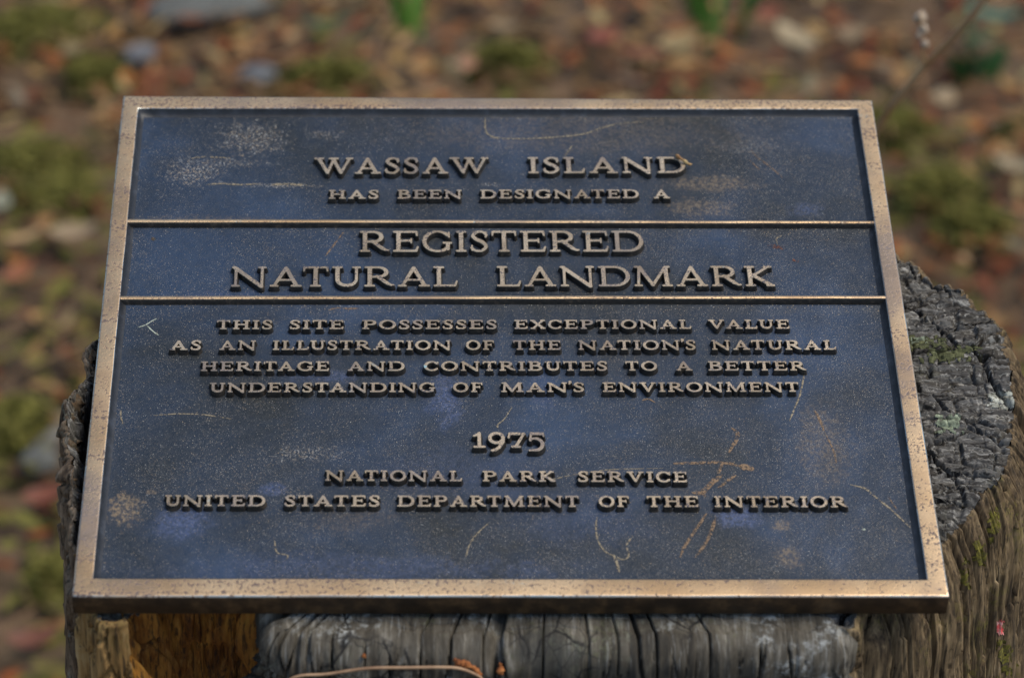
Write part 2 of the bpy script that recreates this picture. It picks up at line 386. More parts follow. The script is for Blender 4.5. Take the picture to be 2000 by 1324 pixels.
def layers(wu, wv, fv, fu, seed):
    p = wv * fv + 0.9 * vnoise(wu * fu * .6, wv * fv * .35, seed); ip = np.floor(p); f = p - ip
    q = wu * fu * (.6 + .8 * _h(ip, ip * 0, seed + 1)) + 9 * _h(ip, ip * 0 + 5, seed + 2); iq = np.floor(q); g = q - iq
    return f, g, _h(ip, iq, seed + 3), sst(.09, 0, np.minimum(g, 1 - g)), sst(.16, 0, np.minimum(f, 1 - f))
def top_height(u, v):
    """broken end grain: stepped, blocky layers lying across the face"""
    wu = u + 0.006 * fbm(u * 50, v * 50, 71, 3) + .0012 * vnoise(u * 420, v * 420, 73); wv = v + 0.007 * fbm(u * 32, v * 45, 75, 3) + .0008 * vnoise(u * 300, v * 500, 77) - 0.30 * (u - 0.22) * sst(-.06, .09, v)
    f1, g1, i1, cu1, cv1 = layers(wu, wv, 95, 42, 81)
    f2, g2, i2, cu2, cv2 = layers(wu, wv, 270, 105, 85)
    c1, c2, i3, _, _ = worley(wu * 20 + 0.4 * wv * 48, wv * 36, 89)
    h = 0.0036 * (i1 - .5) + .0030 * (f1 - .5) * (i1 + .2) - .0030 * cu1 * (i1 > .3) - .0028 * cv1
    h += 0.0016 * (i2 - .5) + .0012 * (f2 - .5) * (i2 + .3) - .0012 * cu2 * (i2 > .4) - .0011 * cv2
    h += 0.0020 * (i3 - .5) - 0.0080 * sst(0.06, 0.0, c2 - c1)
    h += 0.0010 * fbm(u * 300, v * 700, 93, 3) + 0.003 * fbm(u * 14, v * 14, 97, 3)
    return h

RIMZ = np.where(isR > .02, RIMZ * (1 - isR) + isR * (top_height(EDGE[:, 0], EDGE[:, 1]) - .003 - .006 * np.abs(vnoise(SL * 60, SL * 0, 101))), RIMZ)
RIMZ = RIMZ + isL * sst(-.185, -.15, EDGE[:, 1]) * (0.010 * np.clip(vnoise(SL * 160, SL * 0, 62) + .1, 0, 1) - 0.004 * vnoise(SL * 40, SL * 0, 63))
sF = SL + 0.004 * fbm(SL * 12, SL * 0, 201, 3)
qa, qb, _, _, _ = worley(sF * 46, SL * 0, 213); qc, qd, _, _, _ = worley(sF * 150, SL * 0, 217)
FCR = isF * (0.0060 * sst(0.06, 0.0, qb - qa) * (sst(-.12, .05, vnoise(SL * 20, SL * 0, 218))) + 0.0004 * sst(0.1, 0.0, qd - qc))
def build_top():
    kk = np.concatenate([np.linspace(0.02, 0.42, 16, endpoint=False), np.linspace(0.42, 1.0, 300)])
    ED = EDGE - ON * SHO[:, None]
    U = C0 + (ED[:, None] - C0) * kk[None, :, None]                         # (NS, nk, 2)
    u, v = U[..., 0], U[..., 1]
    din = (1 - kk)[None] * np.linalg.norm(ED - C0, axis=1)[:, None]
    h = top_height(u, v) - 0.003
    under = (np.abs(u) < PW / 2 + 0.001) & (np.abs(v) < PH / 2 + 0.001)
    h = h * (1 - 0.9 * isF[:, None]) - 0.0004 * isF[:, None] - FCR[:, None] * sst(0.07, 0.0, din) + isF[:, None] * 0.0012 * fbm(SL[:, None] * 60, din * 12, 219, 3) * sst(.06, .01, din)
    edge = sst(0.012, 0.0, din) ** 2
    h = h - 0.006 * edge * isR[:, None] * np.abs(vnoise(SL * 60, SL * 0, 101))[:, None]
    rough_rim = 0.0045 + 0.003 * vnoise(SL * 120, SL * 0, 111)[:, None] + 0.003 * vnoise(SL[:, None] * 300, din * 500, 112)
    hole = sst(0, 0.0025, din - rough_rim) * sst(0.07, 0.05, din) * (isL * sst(-.165, -.14, EDGE[:, 1]))[:, None]
    h = h - hole * (0.034 + 0.02 * vnoise(SL[:, None] * 200, din * 150, 115))
    h = np.where(under, np.minimum(h, 0.0008), h)
    e2 = sst(0.004, 0.0, din); h = h * (1 - e2) + (RIMZ - FCR)[:, None] * e2
    n = N0 + h
    return np.concatenate([U, n[..., None]], -1), kk
TOPP, KK = build_top()
TOPW = p2w(TOPP)

def build_side():
    d = np.concatenate([np.linspace(0, 0.120, 150, endpoint=False), 0.120 + (np.linspace(0, 1, 36) ** 1.6) * 0.86])
    s = SL[:, None]; D = d[None]
    r = SHO
    q = np.clip(r[:, None] - D, 0, None); pull = r[:, None] - np.sqrt(np.clip(r[:, None] ** 2 - q ** 2, 0, None))
    sw = s + 0.004 * fbm(s * 12, D * 9, 201, 3)
    rid = lambda q: 0.35 - np.abs(q) * 2
    fib = 0.0012 * rid(vnoise(sw * 330, D * 16, 205)) + 0.0008 * rid(vnoise(sw * 700, D * 30, 206)) + 0.0026 * fbm(sw * 60, D * 7, 209, 3) * (1 - .9 * isF[:, None])
    g1, g2, gi, _, _ = worley(sw * 46, D * 4.5, 213)
    plate = 0.0050 * (gi - 0.5) * (1 - .6 * isF[:, None])
    g3, g4, gj, _, _ = worley(sw * 150, D * 10, 217)
    fine = sst(0.07, 0.0, g4 - g3)
    fib = fib * (1 - .8 * isF[:, None]); crk = sst(0.050, 0.0, g2 - g1) * (1 - isF[:, None]) + sst(0.028, 0.0, g2 - g1) * isF[:, None]
    disp = fib + plate - 0.009 * crk - 0.0028 * fine * (gj > .35 + .35 * isF[:, None]) + 0.0022 * (gj - 0.5) * (1 - .5 * isF[:, None])
    splint = sst(.62, .95, _h(np.floor(sw * 210), np.floor(D * 9 + 5 * _h(np.floor(sw * 210), np.floor(sw * 210) * 0, 3)), 219)) * isR[:, None]
    disp = disp + .0022 * splint
    lump = 0.006 * fbm(s * 26, D * 22, 221, 3)
    disp = disp + lump * (0.6 - isF[:, None] * 0.3)
    # the grey front block: nodules and undercuts below the smooth shoulder
    nod = np.maximum(0, fbm(s * 75, D * 90, 225, 3) - 0.08) * 0.030 * sst(0.020, 0.040, D)
    disp = disp + isF[:, None] * (nod - 0.006 * sst(0.02, 0.06, D))
    m1, m2, mi_, mx, my = worley(sw * 62 + .3 * D * 60, D * 48 + .5 * vnoise(s * 40, D * 40, 251), 245)
    blk = sst(.016, .030, D + .010 * vnoise(s * 55, D * 0, 247))
    disp = disp + isF[:, None] * blk * sst(.30, .07, D) * (.010 * (mi_ - .55) + .004 * my * (mi_ - .3) - .007 * sst(.13, 0, m2 - m1) - .002)
    disp = disp + (isH * (OP[:, 0] < .1))[:, None] * (0.014 * fbm(s * 60, D * 14, 229, 4) + 0.010 * fbm(s * 160, D * 40, 233, 3))
    disp = disp * (0.25 + 0.75 * sst(0, 0.010, D))
    flare = D * (0.05 + 0.06 * isR[:, None] - 0.03 * isL[:, None]) + 0.22 * sst(0.45, 1.0, D) ** 2 + 0.006 * sst(0.0, 0.02, D) * isR[:, None]
    bk1, bk2, bki, _, _ = worley(s * 85, D * 28 + 3, 241)
    disp = disp + isL[:, None] * (.006 * (bki - .5) - .005 * sst(.12, 0., bk2 - bk1)) * sst(0, .006, D)
    off = disp + flare - pull
    flat = np.zeros((NS, 3)); flat[:, :2] = EDGE; flat[:, 2] = N0 + RIMZ
    flat[:, 2] -= FCR
    P = flat[:, None] - ZP * D[..., None] * (1 - 0.0)
    P[..., 0] += ON[:, None, 0] * off; P[..., 1] += ON[:, None, 1] * off * 0.98
    return P, d
SIDEP, SD = build_side()
SIDEW = p2w(SIDEP)

def build_stump():
    base = np.array([0.03, -0.03, 0.0])
    root = empty('tree_stump', Matrix.Translation(Vector(base)), 'weathered grey hollowing tree stump with cracked sawn top carrying the bronze plaque', 'tree stump')
    grey = [(0.36, (0.010, 0.008, 0.005)), (0.47, (0.034, 0.028, 0.020)), (0.57, (0.080, 0.070, 0.054)), (0.70, (0.24, 0.22, 0.185))]
    m_top = mat_wood('weathered_end_grain', grey, (1, 3.2, 1), 95, (0.085, 0.085, 0.035), 0.35, lich=0.2, cells=True)
    m_side = mat_wood('weathered_side_grain', [(0.34, (0.020, 0.014, 0.008)), (0.46, (0.085, 0.056, 0.028)), (0.57, (0.190, 0.132, 0.068)), (0.70, (0.37, 0.275, 0.155))],
                      (1, 1, 0.13), 150, (0.15, 0.135, 0.02), 0.5, lich=0.12, fib=(1, 1, .07), fibcol=(.37, .27, .14))
    m_front = mat_wood('silvered_wood', [(0.36, (0.014, 0.012, 0.009)), (0.46, (0.048, 0.040, 0.028)), (0.56, (0.110, 0.096, 0.072)), (0.68, (0.33, 0.305, 0.255))],
                       (1, 0.16, 0.16), 150, (0.10, 0.105, 0.05), 0.5, lich=0.45, fib=(1, .09, .09), fibcol=(.30, .30, .28), fa=0.3, split=True)
    m_rot = mat_wood('rotten_wood', [(0.34, (0.060, 0.016, 0.002)), (0.46, (0.22, 0.075, 0.009)), (0.56, (0.40, 0.17, 0.024)), (0.70, (0.55, 0.30, 0.055))],
                     (1, 1, 0.18), 110, (0.20, 0.15, 0.02), 0.3, fib=(1, 1, .1), fibcol=(.5, .27, .07))
    m_tan = mat_wood('tan_split_wood', [(0.34, (0.07, 0.036, 0.010)), (0.46, (0.22, 0.120, 0.036)), (0.56, (0.35, 0.205, 0.070)), (0.70, (0.48, 0.32, 0.14))],
                     (1, 1, 0.12), 120, (0.2, 0.17, 0.05), 0.3, fib=(1, 1, .06), fibcol=(.46, .33, .16))
    m_bark = mat_wood('old_bark', [(0.34, (0.024, 0.015, 0.009)), (0.46, (0.12, 0.078, 0.044)), (0.56, (0.24, 0.165, 0.10)), (0.70, (0.42, 0.32, 0.21))],
                      (1, 1, 0.2), 130, (0.15, 0.17, 0.09), 0.7, lich=0.5, fib=(1, 1, .12))
    nk = len(KK)
    KF = 250; ft = grid_faces(NS, nk, True); inF = (OG[ft[:, 0] // nk] == 'F') & (ft[:, 0] % nk >= KF)
    link('sawn_top', mesh('sawn_top', (TOPW - base).reshape(-1, 3), ft[~inF]), m_top, root)
    def strip(name, idx, mat, label=None):
        V = SIDEW[idx] - base; o = link(name, mesh(name, V.reshape(-1, 3), grid_faces(len(idx), V.shape[1])), mat, root)
        if label: o['label'] = label
        return o
    def rng_of(t): w = np.where(OG == t)[0]; return np.concatenate([w, [(w[-1] + 1) % NS]])
    strip('side_wood', rng_of('R'), m_side, 'brown fibrous side wood with yellow moss')
    strip('rotted_slot', rng_of('S'), m_side)
    fi = rng_of('F'); FW = np.concatenate([TOPW[fi][:, KF:], SIDEW[fi][:, 1:]], 1) - base
    link('front_wood', mesh('front_wood', FW.reshape(-1, 3), grid_faces(len(fi), FW.shape[1])), m_front, root)['label'] = 'silver grey cracked front wood under the plaque'
    strip('rotted_hollow', rng_of('H'), m_rot, 'dark orange rotted hollow')
    li = rng_of('L'); cut = int(len(li) * 0.20)
    strip('split_wood', li[:cut + 1], m_tan, 'tan split wood beside the hollow')
    strip('bark', li[cut:], m_bark, 'flaking brown bark')
    strip('back_wood', rng_of('K'), m_side)
    # lichen, paint and moss that lie on the wood
    def patch(name, W_, wrap, px, ru, rvv, mat, seed, label, lift=0.0006, ragged=0.5, keep=None):
        nu, nv = W_.shape[:2]; F = grid_faces(nu, nv, wrap); V = W_.reshape(-1, 3)
        c = project(V[F].mean(1)); dx = (c[:, 0] - px[0]) / ru; dy = (c[:, 1] - px[1]) / rvv
        rr = np.maximum(np.abs(dx), np.abs(dy)) * 0.7 + np.hypot(dx, dy) * 0.3
        ok = rr + ragged * 2 * fbm(c[:, 0] / 9, c[:, 1] / 9, seed, 3) < 1
        ok &= rr < 1.6
        if keep is not None: ok &= keep(V[F].mean(1))
        F = F[ok]
        if not len(F): return
        used, inv = np.unique(F, return_inverse=True); F = inv.reshape(-1, 4)
        P = V[used].copy(); a = P[F]; nn = np.cross(a[:, 2] - a[:, 0], a[:, 3] - a[:, 1]); vn = np.zeros_like(P)
        for q in range(4): np.add.at(vn, F[:, q], nn)
        vn /= np.linalg.norm(vn, axis=1)[:, None] + 1e-12
        tocam = CAMP - P; vn *= np.sign((vn * tocam).sum(1))[:, None]
        P += vn * lift - base
        o = link(name, mesh(name, P, F), mat, root); o['label'] = label
    m_wh = mat_simple('white_lichen', [(0.38, (0.13, 0.13, 0.10)), (0.52, (0.40, 0.40, 0.33)), (0.65, (0.55, 0.55, 0.47))], 180, 0.9)
    m_gr = mat_simple('green_lichen', [(0.38, (0.08, 0.09, 0.06)), (0.52, (0.22, 0.255, 0.17)), (0.65, (0.36, 0.40, 0.28))], 260, 0.9)
    m_ms = mat_simple('yellow_moss', [(0.38, (0.05, 0.042, 0.008)), (0.55, (0.125, 0.11, 0.012)), (0.7, (0.22, 0.19, 0.03))], 400, 0.95)
    m_om = mat_simple('olive_moss', [(0.35, (0.03, 0.032, 0.012)), (0.55, (0.085, 0.09, 0.035)), (0.7, (0.17, 0.17, 0.08))], 400, 0.95)
    m_rd = mat_simple('red_paint', [(0.40, (0.48, 0.05, 0.05)), (0.55, (0.55, 0.30, 0.27)), (0.7, (0.62, 0.55, 0.5))], 130, 0.8)
    patch('lichen_patch', TOPW, True, (1960, 781), 29, 17, m_wh, 301, 'square white lichen patch at the right rim', ragged=0.18)
    patch('lichen_patch', TOPW, True, (1852, 826), 24, 15, m_gr, 303, 'pale green lichen patch')
    patch('lichen_patch', TOPW, True, (1792, 664), 14, 6, m_gr, 305, 'small pale lichen patch beside the plaque')
    patch('moss_patch', TOPW, True, (1850, 692), 46, 12, m_om, 307, 'dark olive moss on the sawn top', ragged=0.9)
    patch('moss_patch', TOPW, True, (1800, 670), 30, 10, m_om, 311, 'mossy tuft beside the plaque', ragged=0.8)
    front = lambda c: c[:, 1] < 0.05
    patch('moss_patch', SIDEW, True, (1940, 1020), 11, 30, m_ms, 313, 'yellow moss in a side crack', keep=front)
    patch('moss_patch', SIDEW, True, (1913, 1080), 9, 22, m_ms, 317, 'yellow moss on the side wood', keep=front, ragged=0.7)
    patch('moss_patch', SIDEW, True, (1885, 1125), 7, 22, m_ms, 319, 'small yellow moss on the side wood', keep=front, ragged=0.8)
    patch('moss_patch', SIDEW, True, (1962, 1285), 10, 30, m_ms, 323, 'yellow moss near the foot of the picture', keep=front, ragged=0.8)
    patch('paint_mark', SIDEW, True, (1952, 1224), 6, 13, m_rd, 327, 'small red and white paint mark', keep=front, ragged=0.2)
build_stump()

# ------------------------------------------------------------------ lettering (glyphs drawn as tapered strokes)
def arc(cx, cy, rx, ry, a0, a1, n, T_, t_):
    a = np.radians(np.linspace(a0, a1, n)); w = t_ + (T_ - t_) * np.abs(np.cos(a)) ** 1.3
    # the outline stays at rx, ry; the stroke lies inside it
    return [(cx + (rx - w_ / 2) * math.cos(q), cy + (ry - w_ / 2) * math.sin(q), w_) for q, w_ in zip(a, w)]
def glyph(ch, sx, T_, t_, ss):
    """list of strokes [(x, y, width) ...] in cap heights, and the advance width"""
    st_ = []; a = T_ / 2 + ss; h = t_ * 0.42; top, bot = 1 - t_ / 2, t_ / 2
    def line(*p): st_.append([(x, y, w) for x, y, w in p])
    def stem(x, w=T_): line((x, w / 2, w), (x, 1 - w / 2, w))
    def serif(x, y, l, r): line((x - l, y, t_ * 0.95), (x + r, y, t_ * 0.95))
    sb, stp = t_ * 0.48, 1 - t_ * 0.48
    def both(x, w=T_, e=ss): serif(x, sb, w / 2 + e - h, w / 2 + e - h); serif(x, stp, w / 2 + e - h, w / 2 + e - h)
    if ch == 'I': W_ = 2 * a; stem(a); both(a)
    elif ch == 'H': W_ = 1.10 * sx; stem(a); stem(W_ - a); both(a); both(W_ - a); line((a, .52, t_), (W_ - a, .52, t_))
    elif ch == 'N':
        W_ = 1.24 * sx; th_ = t_ * 1.05; l, r = th_ / 2 + ss, W_ - th_ / 2 - ss
        stem(l, th_); stem(r, th_); line((l - .02, .97 - T_ * .3, T_), (r - T_ * .12, T_ * .42 - .05, T_))
        serif(l, sb, ss, ss); serif(r, stp, ss, ss); serif(l, stp, ss, 0)
    elif ch == 'A':
        W_ = 1.10 * sx; c = W_ / 2; th_ = t_ * 1.05; l, r = ss + th_ / 2 - .01, W_ - ss - T_ / 2 + .01
        line((c, 1 - T_ * .45, T_ * .9), (l, th_ / 2, th_)); line((c, 1 - T_ * .45, T_ * .9), (r, T_ / 2, T_))
        y = .33; line((l + (c - l) * y, y, t_ * .95), (r + (c - r) * y, y, t_ * .95)); serif(l, sb, ss, ss); serif(r, sb, ss + T_ * .3, ss + T_ * .3)
    elif ch in 'EF':
        W_ = (.82 if ch == 'E' else .76) * sx + .1; stem(a); e = W_ - t_ / 2
        line((h, top, t_), (e - .05, top, t_)); line((e - .05, top, t_), (e - .03, .78, t_ * .75)); line((a, .53, t_ * .95), (W_ * .68, .53, t_ * .95)); line((W_ * .70, .63, t_ * .7), (W_ * .70, .43, t_ * .7))
        if ch == 'E': line((h, bot, t_), (e - .06, bot, t_)); line((e - .06, bot, t_), (e, .24, t_ * .75))
        else: serif(a, sb, a - h, a - h)
    elif ch == 'L': W_ = .80 * sx + .06; stem(a); serif(a, stp, a - h, a - h); line((h, bot, t_), (W_ - t_ / 2 - .07, bot, t_)); line((W_ - t_ / 2 - .07, bot, t_), (W_ - t_ / 2, .27, t_ * .75))
    elif ch == 'T':
        W_ = .90 * sx; c = W_ / 2; stem(c); serif(c, sb, a - h, a - h); line((t_ * .5, top, t_), (W_ - t_ * .5, top, t_))
        line((t_ * .6, top, t_ * .8), (t_ * .42, .78, t_ * .7)); line((W_ - t_ * .6, top, t_ * .8), (W_ - t_ * .42, .78, t_ * .7))
    elif ch in 'PRB':
        W_ = {'P': .88, 'R': 1.06, 'B': .92}[ch] * sx; stem(a); both(a)
        y = .44 if ch != 'B' else .49; R_ = (.84 if ch != 'R' else .80) * W_ if ch != 'P' else W_
        if ch == 'R': R_ = W_ * .80
        if ch == 'B': R_ = W_ * .90
        cy = (1 + y) / 2; ry = (1 - y) / 2 + t_ * .0; cx = max(R_ - .36 * sx, a)
        st_.append([(a, 1 - t_ / 2, t_)] + arc(cx, cy, R_ - cx, ry, 90, -90, 14, T_, t_) + [(a, y + t_ / 2, t_)])
        if ch == 'R': line((cx - .03, y + .06, T_ * .9), (W_ - .26, .17, T_ * .95), (W_ - .12, .05 + t_ / 4, t_ * .9), (W_ - t_ * .4, .05 + t_ / 3, t_ * .75))
        if ch == 'B':
            cy = (y + t_ * .7) / 2; ry = cy; cx = max(W_ - .40 * sx, a)
            st_.append([(a, y + t_ / 2, t_)] + arc(cx, cy, W_ - cx, ry, 90, -90, 14, T_, t_) + [(a, t_ / 2, t_)])
    elif ch == 'D':
        W_ = 1.12 * sx; stem(a); both(a); cx = W_ * .52
        st_.append([(a, 1 - t_ / 2, t_)] + arc(cx, .5, W_ - cx, .5, 90, -90, 20, T_, t_) + [(a, t_ / 2, t_)])
    elif ch == 'O': W_ = 1.08 * sx; st_.append(arc(W_ / 2, .5, W_ / 2, .52, 0, 360, 33, T_, t_))
    elif ch in 'CG':
        W_ = (.98 if ch == 'C' else 1.04) * sx; st_.append(arc(W_ * .52, .5, W_ * .52, .52, 42, 318, 28, T_, t_))
        x = W_ * .52 * (1 + math.cos(math.radians(40))) - t_ * .1; line((x, .70, t_ * .75), (x, .92, t_ * .8))
        if ch == 'G': x = W_ - T_ / 2 - .06; line((x, .14, T_ * .9), (x, .40, T_ * .9)); serif(x, .43, a - h, T_ / 2 + .04)
    elif ch == 'S':
        W_ = .70 * sx + .04; p = spline([(W_ * .86, .80), (W_ * .66, .955), (W_ * .40, .95), (W_ * .20, .76), (W_ * .40, .58), (W_ * .66, .46), (W_ * .83, .25), (W_ * .60, .05), (W_ * .33, .045), (W_ * .12, .20)], 34)
        u_ = np.linspace(0, 1, 34); w = t_ + (T_ * 1.02 - t_) * np.exp(-((u_ - .5) / .20) ** 2)
        p[:, 1] = np.clip(p[:, 1], t_ * .42, 1 - t_ * .42); p[:, 0] = np.clip(p[:, 0], T_ * .45, W_ - T_ * .45)
        st_.append([(x, y, w_) for (x, y), w_ in zip(p, w)])
        line((W_ * .86 - .03, .70, t_ * .7), (W_ * .86 - .02, .94, t_ * .7)); line((W_ * .12 + .03, .07, t_ * .7), (W_ * .12 + .02, .30, t_ * .7))
    elif ch == 'U':
        W_ = 1.02 * sx; l = T_ / 2 + ss; th_ = t_ * 1.1; r = W_ - ss - th_ / 2
        line((l, 1 - T_ / 2, T_), (l, .38, T_)); line((r, 1 - th_ / 2, th_), (r, .38, th_)); c = (l + r) / 2
        st_.append([(l, .38, T_)] + [(c - (c - l) * math.cos(q), .38 - (.38 - t_ * .62) * math.sin(q), T_ + (t_ * 1.15 - T_) * q / math.pi) for q in np.linspace(0, math.pi, 14)])
        serif(l, stp, T_ / 2 + ss - h, T_ / 2 + ss - h); serif(r, stp, ss, ss)
    elif ch == 'V':
        W_ = 1.10 * sx; c = W_ / 2; th_ = t_ * 1.05; l, r = ss + T_ / 2, W_ - ss - th_ / 2
        line((l, 1 - T_ / 2, T_), (c, T_ * .38, T_ * .8)); line((r, 1 - th_ / 2, th_), (c, T_ * .38, T_ * .8)); serif(l, stp, ss + T_ * .3, ss + T_ * .3); serif(r, stp, ss, ss)
    elif ch == 'W':
        W_ = 1.70 * sx; th_ = t_ * 1.05; l, r = ss + T_ / 2, W_ - ss - th_ / 2; c = W_ * .5; v1, v2 = W_ * .34, W_ * .68
        for x0, w0, x1 in ((l, T_, v1), (c, th_, v1), (c - .03, T_, v2), (r, th_, v2)): line((x0, 1 - w0 / 2, w0), (x1, T_ * .38, T_ * .8 if w0 == T_ else th_))
        serif(l, stp, ss + T_ * .3, ss + T_ * .3); serif(c - .01, stp, ss + T_ * .3, ss + T_ * .3); serif(r, stp, ss, ss)
    elif ch == 'M':
        W_ = 1.38 * sx; th_ = t_ * 1.1; l, r = ss + th_ / 2, W_ - ss - T_ / 2; c = W_ * .49
        line((l + .06, 1 - th_ / 2, th_), (l, th_ / 2, th_)); line((r - .04, 1 - T_ / 2, T_), (r, T_ / 2, T_)); line((l + .08, .94, T_ * .95), (c, T_ * .38, T_ * .8)); line((r - .06, .94, th_), (c, T_ * .38, T_ * .7))
        serif(l, sb, ss, ss); serif(r, sb, a - h, a - h); serif(l + .02, stp, ss * .9, 0); serif(r - .03, stp, 0, ss)
    elif ch == 'K':
        W_ = 1.04 * sx; stem(a); both(a); line((W_ - ss - t_, .96, t_ * 1.05), (a + .05, .46, t_)); line((a + T_ * .7, .54, T_ * .9), (W_ - ss - T_ * .3, T_ / 2, T_))
        serif(W_ - ss - t_, stp, ss, ss); serif(W_ - ss - T_ * .3, sb, ss, ss + T_ * .3 - h)
    elif ch == 'X':
        W_ = 1.10 * sx; l, r = ss + T_ / 2, W_ - ss - T_ / 2
        line((l, 1 - T_ / 2, T_), (r, T_ / 2, T_)); line((r, 1 - t_ / 2, t_), (l, t_ / 2, t_))
        for x, y in ((l, stp), (r, stp), (l, sb), (r, sb)): serif(x, y, ss, ss)
    elif ch == "'": W_ = .30; line((.15, 1.06, T_ * 1.1), (.15, .99, T_ * 1.0), (.09, .80, t_ * .5))
    elif ch == '1': W_ = .74; c = .44; line((c, T_ / 2, T_ * 1.1), (c, .93, T_ * 1.1)); serif(c, sb, .30, .30); line((c, .90, T_ * .8), (.12, .78, t_ * .8))
    elif ch == '9':
        W_ = .98; st_.append(arc(W_ / 2, .64, W_ / 2, .40, 0, 360, 30, T_ * 1.1, t_ * 1.2))
        st_.append([(W_ - T_ * .55, .66, T_ * 1.1), (W_ - T_ * .62, .40, T_ * 1.1), (W_ * .66, .03, T_), (W_ * .42, -.14, t_ * 1.2), (W_ * .22, -.19, t_)])
    elif ch == '7': W_ = 1.12; line((.13, .92, t_ * 1.2), (W_ - .12, .92, t_ * 1.2)); line((.15, .92, t_), (.08, .68, t_)); line((W_ - .14, .92, t_), (.50, T_ / 2, T_ * .95)); serif(.50, sb, .22, .22)
    elif ch == '5':
        W_ = 1.0; line((.20, .92, t_ * 1.25), (W_ - .12, .92, t_ * 1.25)); line((W_ - .09, .95, t_ * .8), (W_ - .07, .76, t_ * .8)); line((.19, .95, t_), (.15, .50, t_))
        st_.append([(.15, .48, t_)] + [(.40 + .46 * math.cos(q), .22 + .39 * math.sin(q), t_ + (T_ * 1.15 - t_) * max(0, math.cos(q)) ** .8) for q in np.linspace(2.2, -1.35, 18)] + [(.28, -.17, t_ * .8), (.08, -.18, t_ * .7)])
    return st_, W_

def sdf_contours(st_, W_, gs=0.014):
    x0, y0 = -0.15, -0.40; nx, ny = int((W_ + .30) / gs) + 1, int(1.75 / gs) + 1
    X, Y = np.meshgrid(x0 + gs * np.arange(nx), y0 + gs * np.arange(ny), indexing='ij'); D = np.full(X.shape, 9.0)
    for s in st_:
        for (ax, ay, aw), (bx, by, bw) in zip(s[:-1], s[1:]):
            dx, dy = bx - ax, by - ay; L2 = dx * dx + dy * dy + 1e-9
            f = np.clip(((X - ax) * dx + (Y - ay) * dy) / L2, 0, 1)
            D = np.minimum(D, np.hypot(X - ax - dx * f, Y - ay - dy * f) - (aw + (bw - aw) * f) / 2)
    for _ in range(2):
        D[1:-1, 1:-1] = (4 * D[1:-1, 1:-1] + 2 * (D[2:, 1:-1] + D[:-2, 1:-1] + D[1:-1, 2:] + D[1:-1, :-2]) + D[2:, 2:] + D[:-2, 2:] + D[2:, :-2] + D[:-2, :-2]) / 16
    ins = D < 0; segs = {}
    def pt(e):
        i, j, o = e; i2, j2 = (i + 1, j) if o == 0 else (i, j + 1); a, b = D[i, j], D[i2, j2]; f = a / (a - b)
        return (x0 + gs * (i + f * (i2 - i)), y0 + gs * (j + f * (j2 - j)))
    c = ins[:-1, :-1] * 1 + ins[1:, :-1] * 2 + ins[1:, 1:] * 4 + ins[:-1, 1:] * 8
    TB = {1: [(3, 0)], 2: [(0, 1)], 3: [(3, 1)], 4: [(1, 2)], 5: [(3, 0), (1, 2)], 6: [(0, 2)], 7: [(3, 2)], 8: [(2, 3)], 9: [(2, 0)], 10: [(0, 1), (2, 3)], 11: [(2, 1)], 12: [(1, 3)], 13: [(1, 0)], 14: [(0, 3)]}
    for i, j in zip(*np.where((c > 0) & (c < 15))):
        ed = [(i, j, 0), (i + 1, j, 1), (i, j + 1, 0), (i, j, 1)]
        for p, q in TB[int(c[i, j])]: segs[ed[p]] = ed[q]
    loops = []
    while segs:
        s0, n_ = segs.popitem(); lp = [s0]
        while n_ != s0 and n_ in segs: lp.append(n_); n_ = segs.pop(n_)
        P = np.array([pt(e) for e in lp])
        if len(P) < 8: continue
        P = (np.roll(P, 1, 0) + 2 * P + np.roll(P, -1, 0)) / 4
        P = P[::2]; loops.append(P)
    return loops
GC = {}
def glyph_mesh(ch, style):
    """unit letter: (top ring, lower ring, base ring normals) + faces, cap height 1, flank offsets applied later"""
    if (ch, style) in GC: return GC[ch, style]
    sx, T_, t_, ss = {'big': (1.0, .148, .088, .115), 'mid': (1.0, .168, .104, .12), 'small': (1.10, .212, .138, .13), 'year': (1.0, .185, .135, .1)}[style]
    st_, W_ = glyph(ch, sx, T_, t_, ss); loops = sdf_contours(st_, W_); P = []; NRM = []; F4 = []; off = 0
    for lp in loops:
        tg = np.roll(lp, -1, 0) - np.roll(lp, 1, 0); tg /= np.linalg.norm(tg, axis=1)[:, None] + 1e-9; nn = np.stack([tg[:, 1], -tg[:, 0]], 1)
        P.append(lp); NRM.append(nn); n = len(lp); i = np.arange(n); F4.append(np.stack([off + i, off + (i + 1) % n], 1)); off += n
    P = np.concatenate(P); NRM = np.concatenate(NRM); E_ = np.concatenate(F4)
    tri = np.array(tessellate_polygon([[Vector((x, y, 0)) for x, y in lp] for lp in loops]))
    # outward = towards growing distance: check with the outer loop
    big = max(loops, key=len); ar = 0.5 * np.sum(big[:, 0] * np.roll(big[:, 1], -1) - np.roll(big[:, 0], -1) * big[:, 1])
    if ar < 0: NRM = -NRM
    x0, x1 = P[:, 0].min(), P[:, 0].max()
    GC[ch, style] = (P - [x0, 0], NRM, E_, tri, x1 - x0); return GC[ch, style]

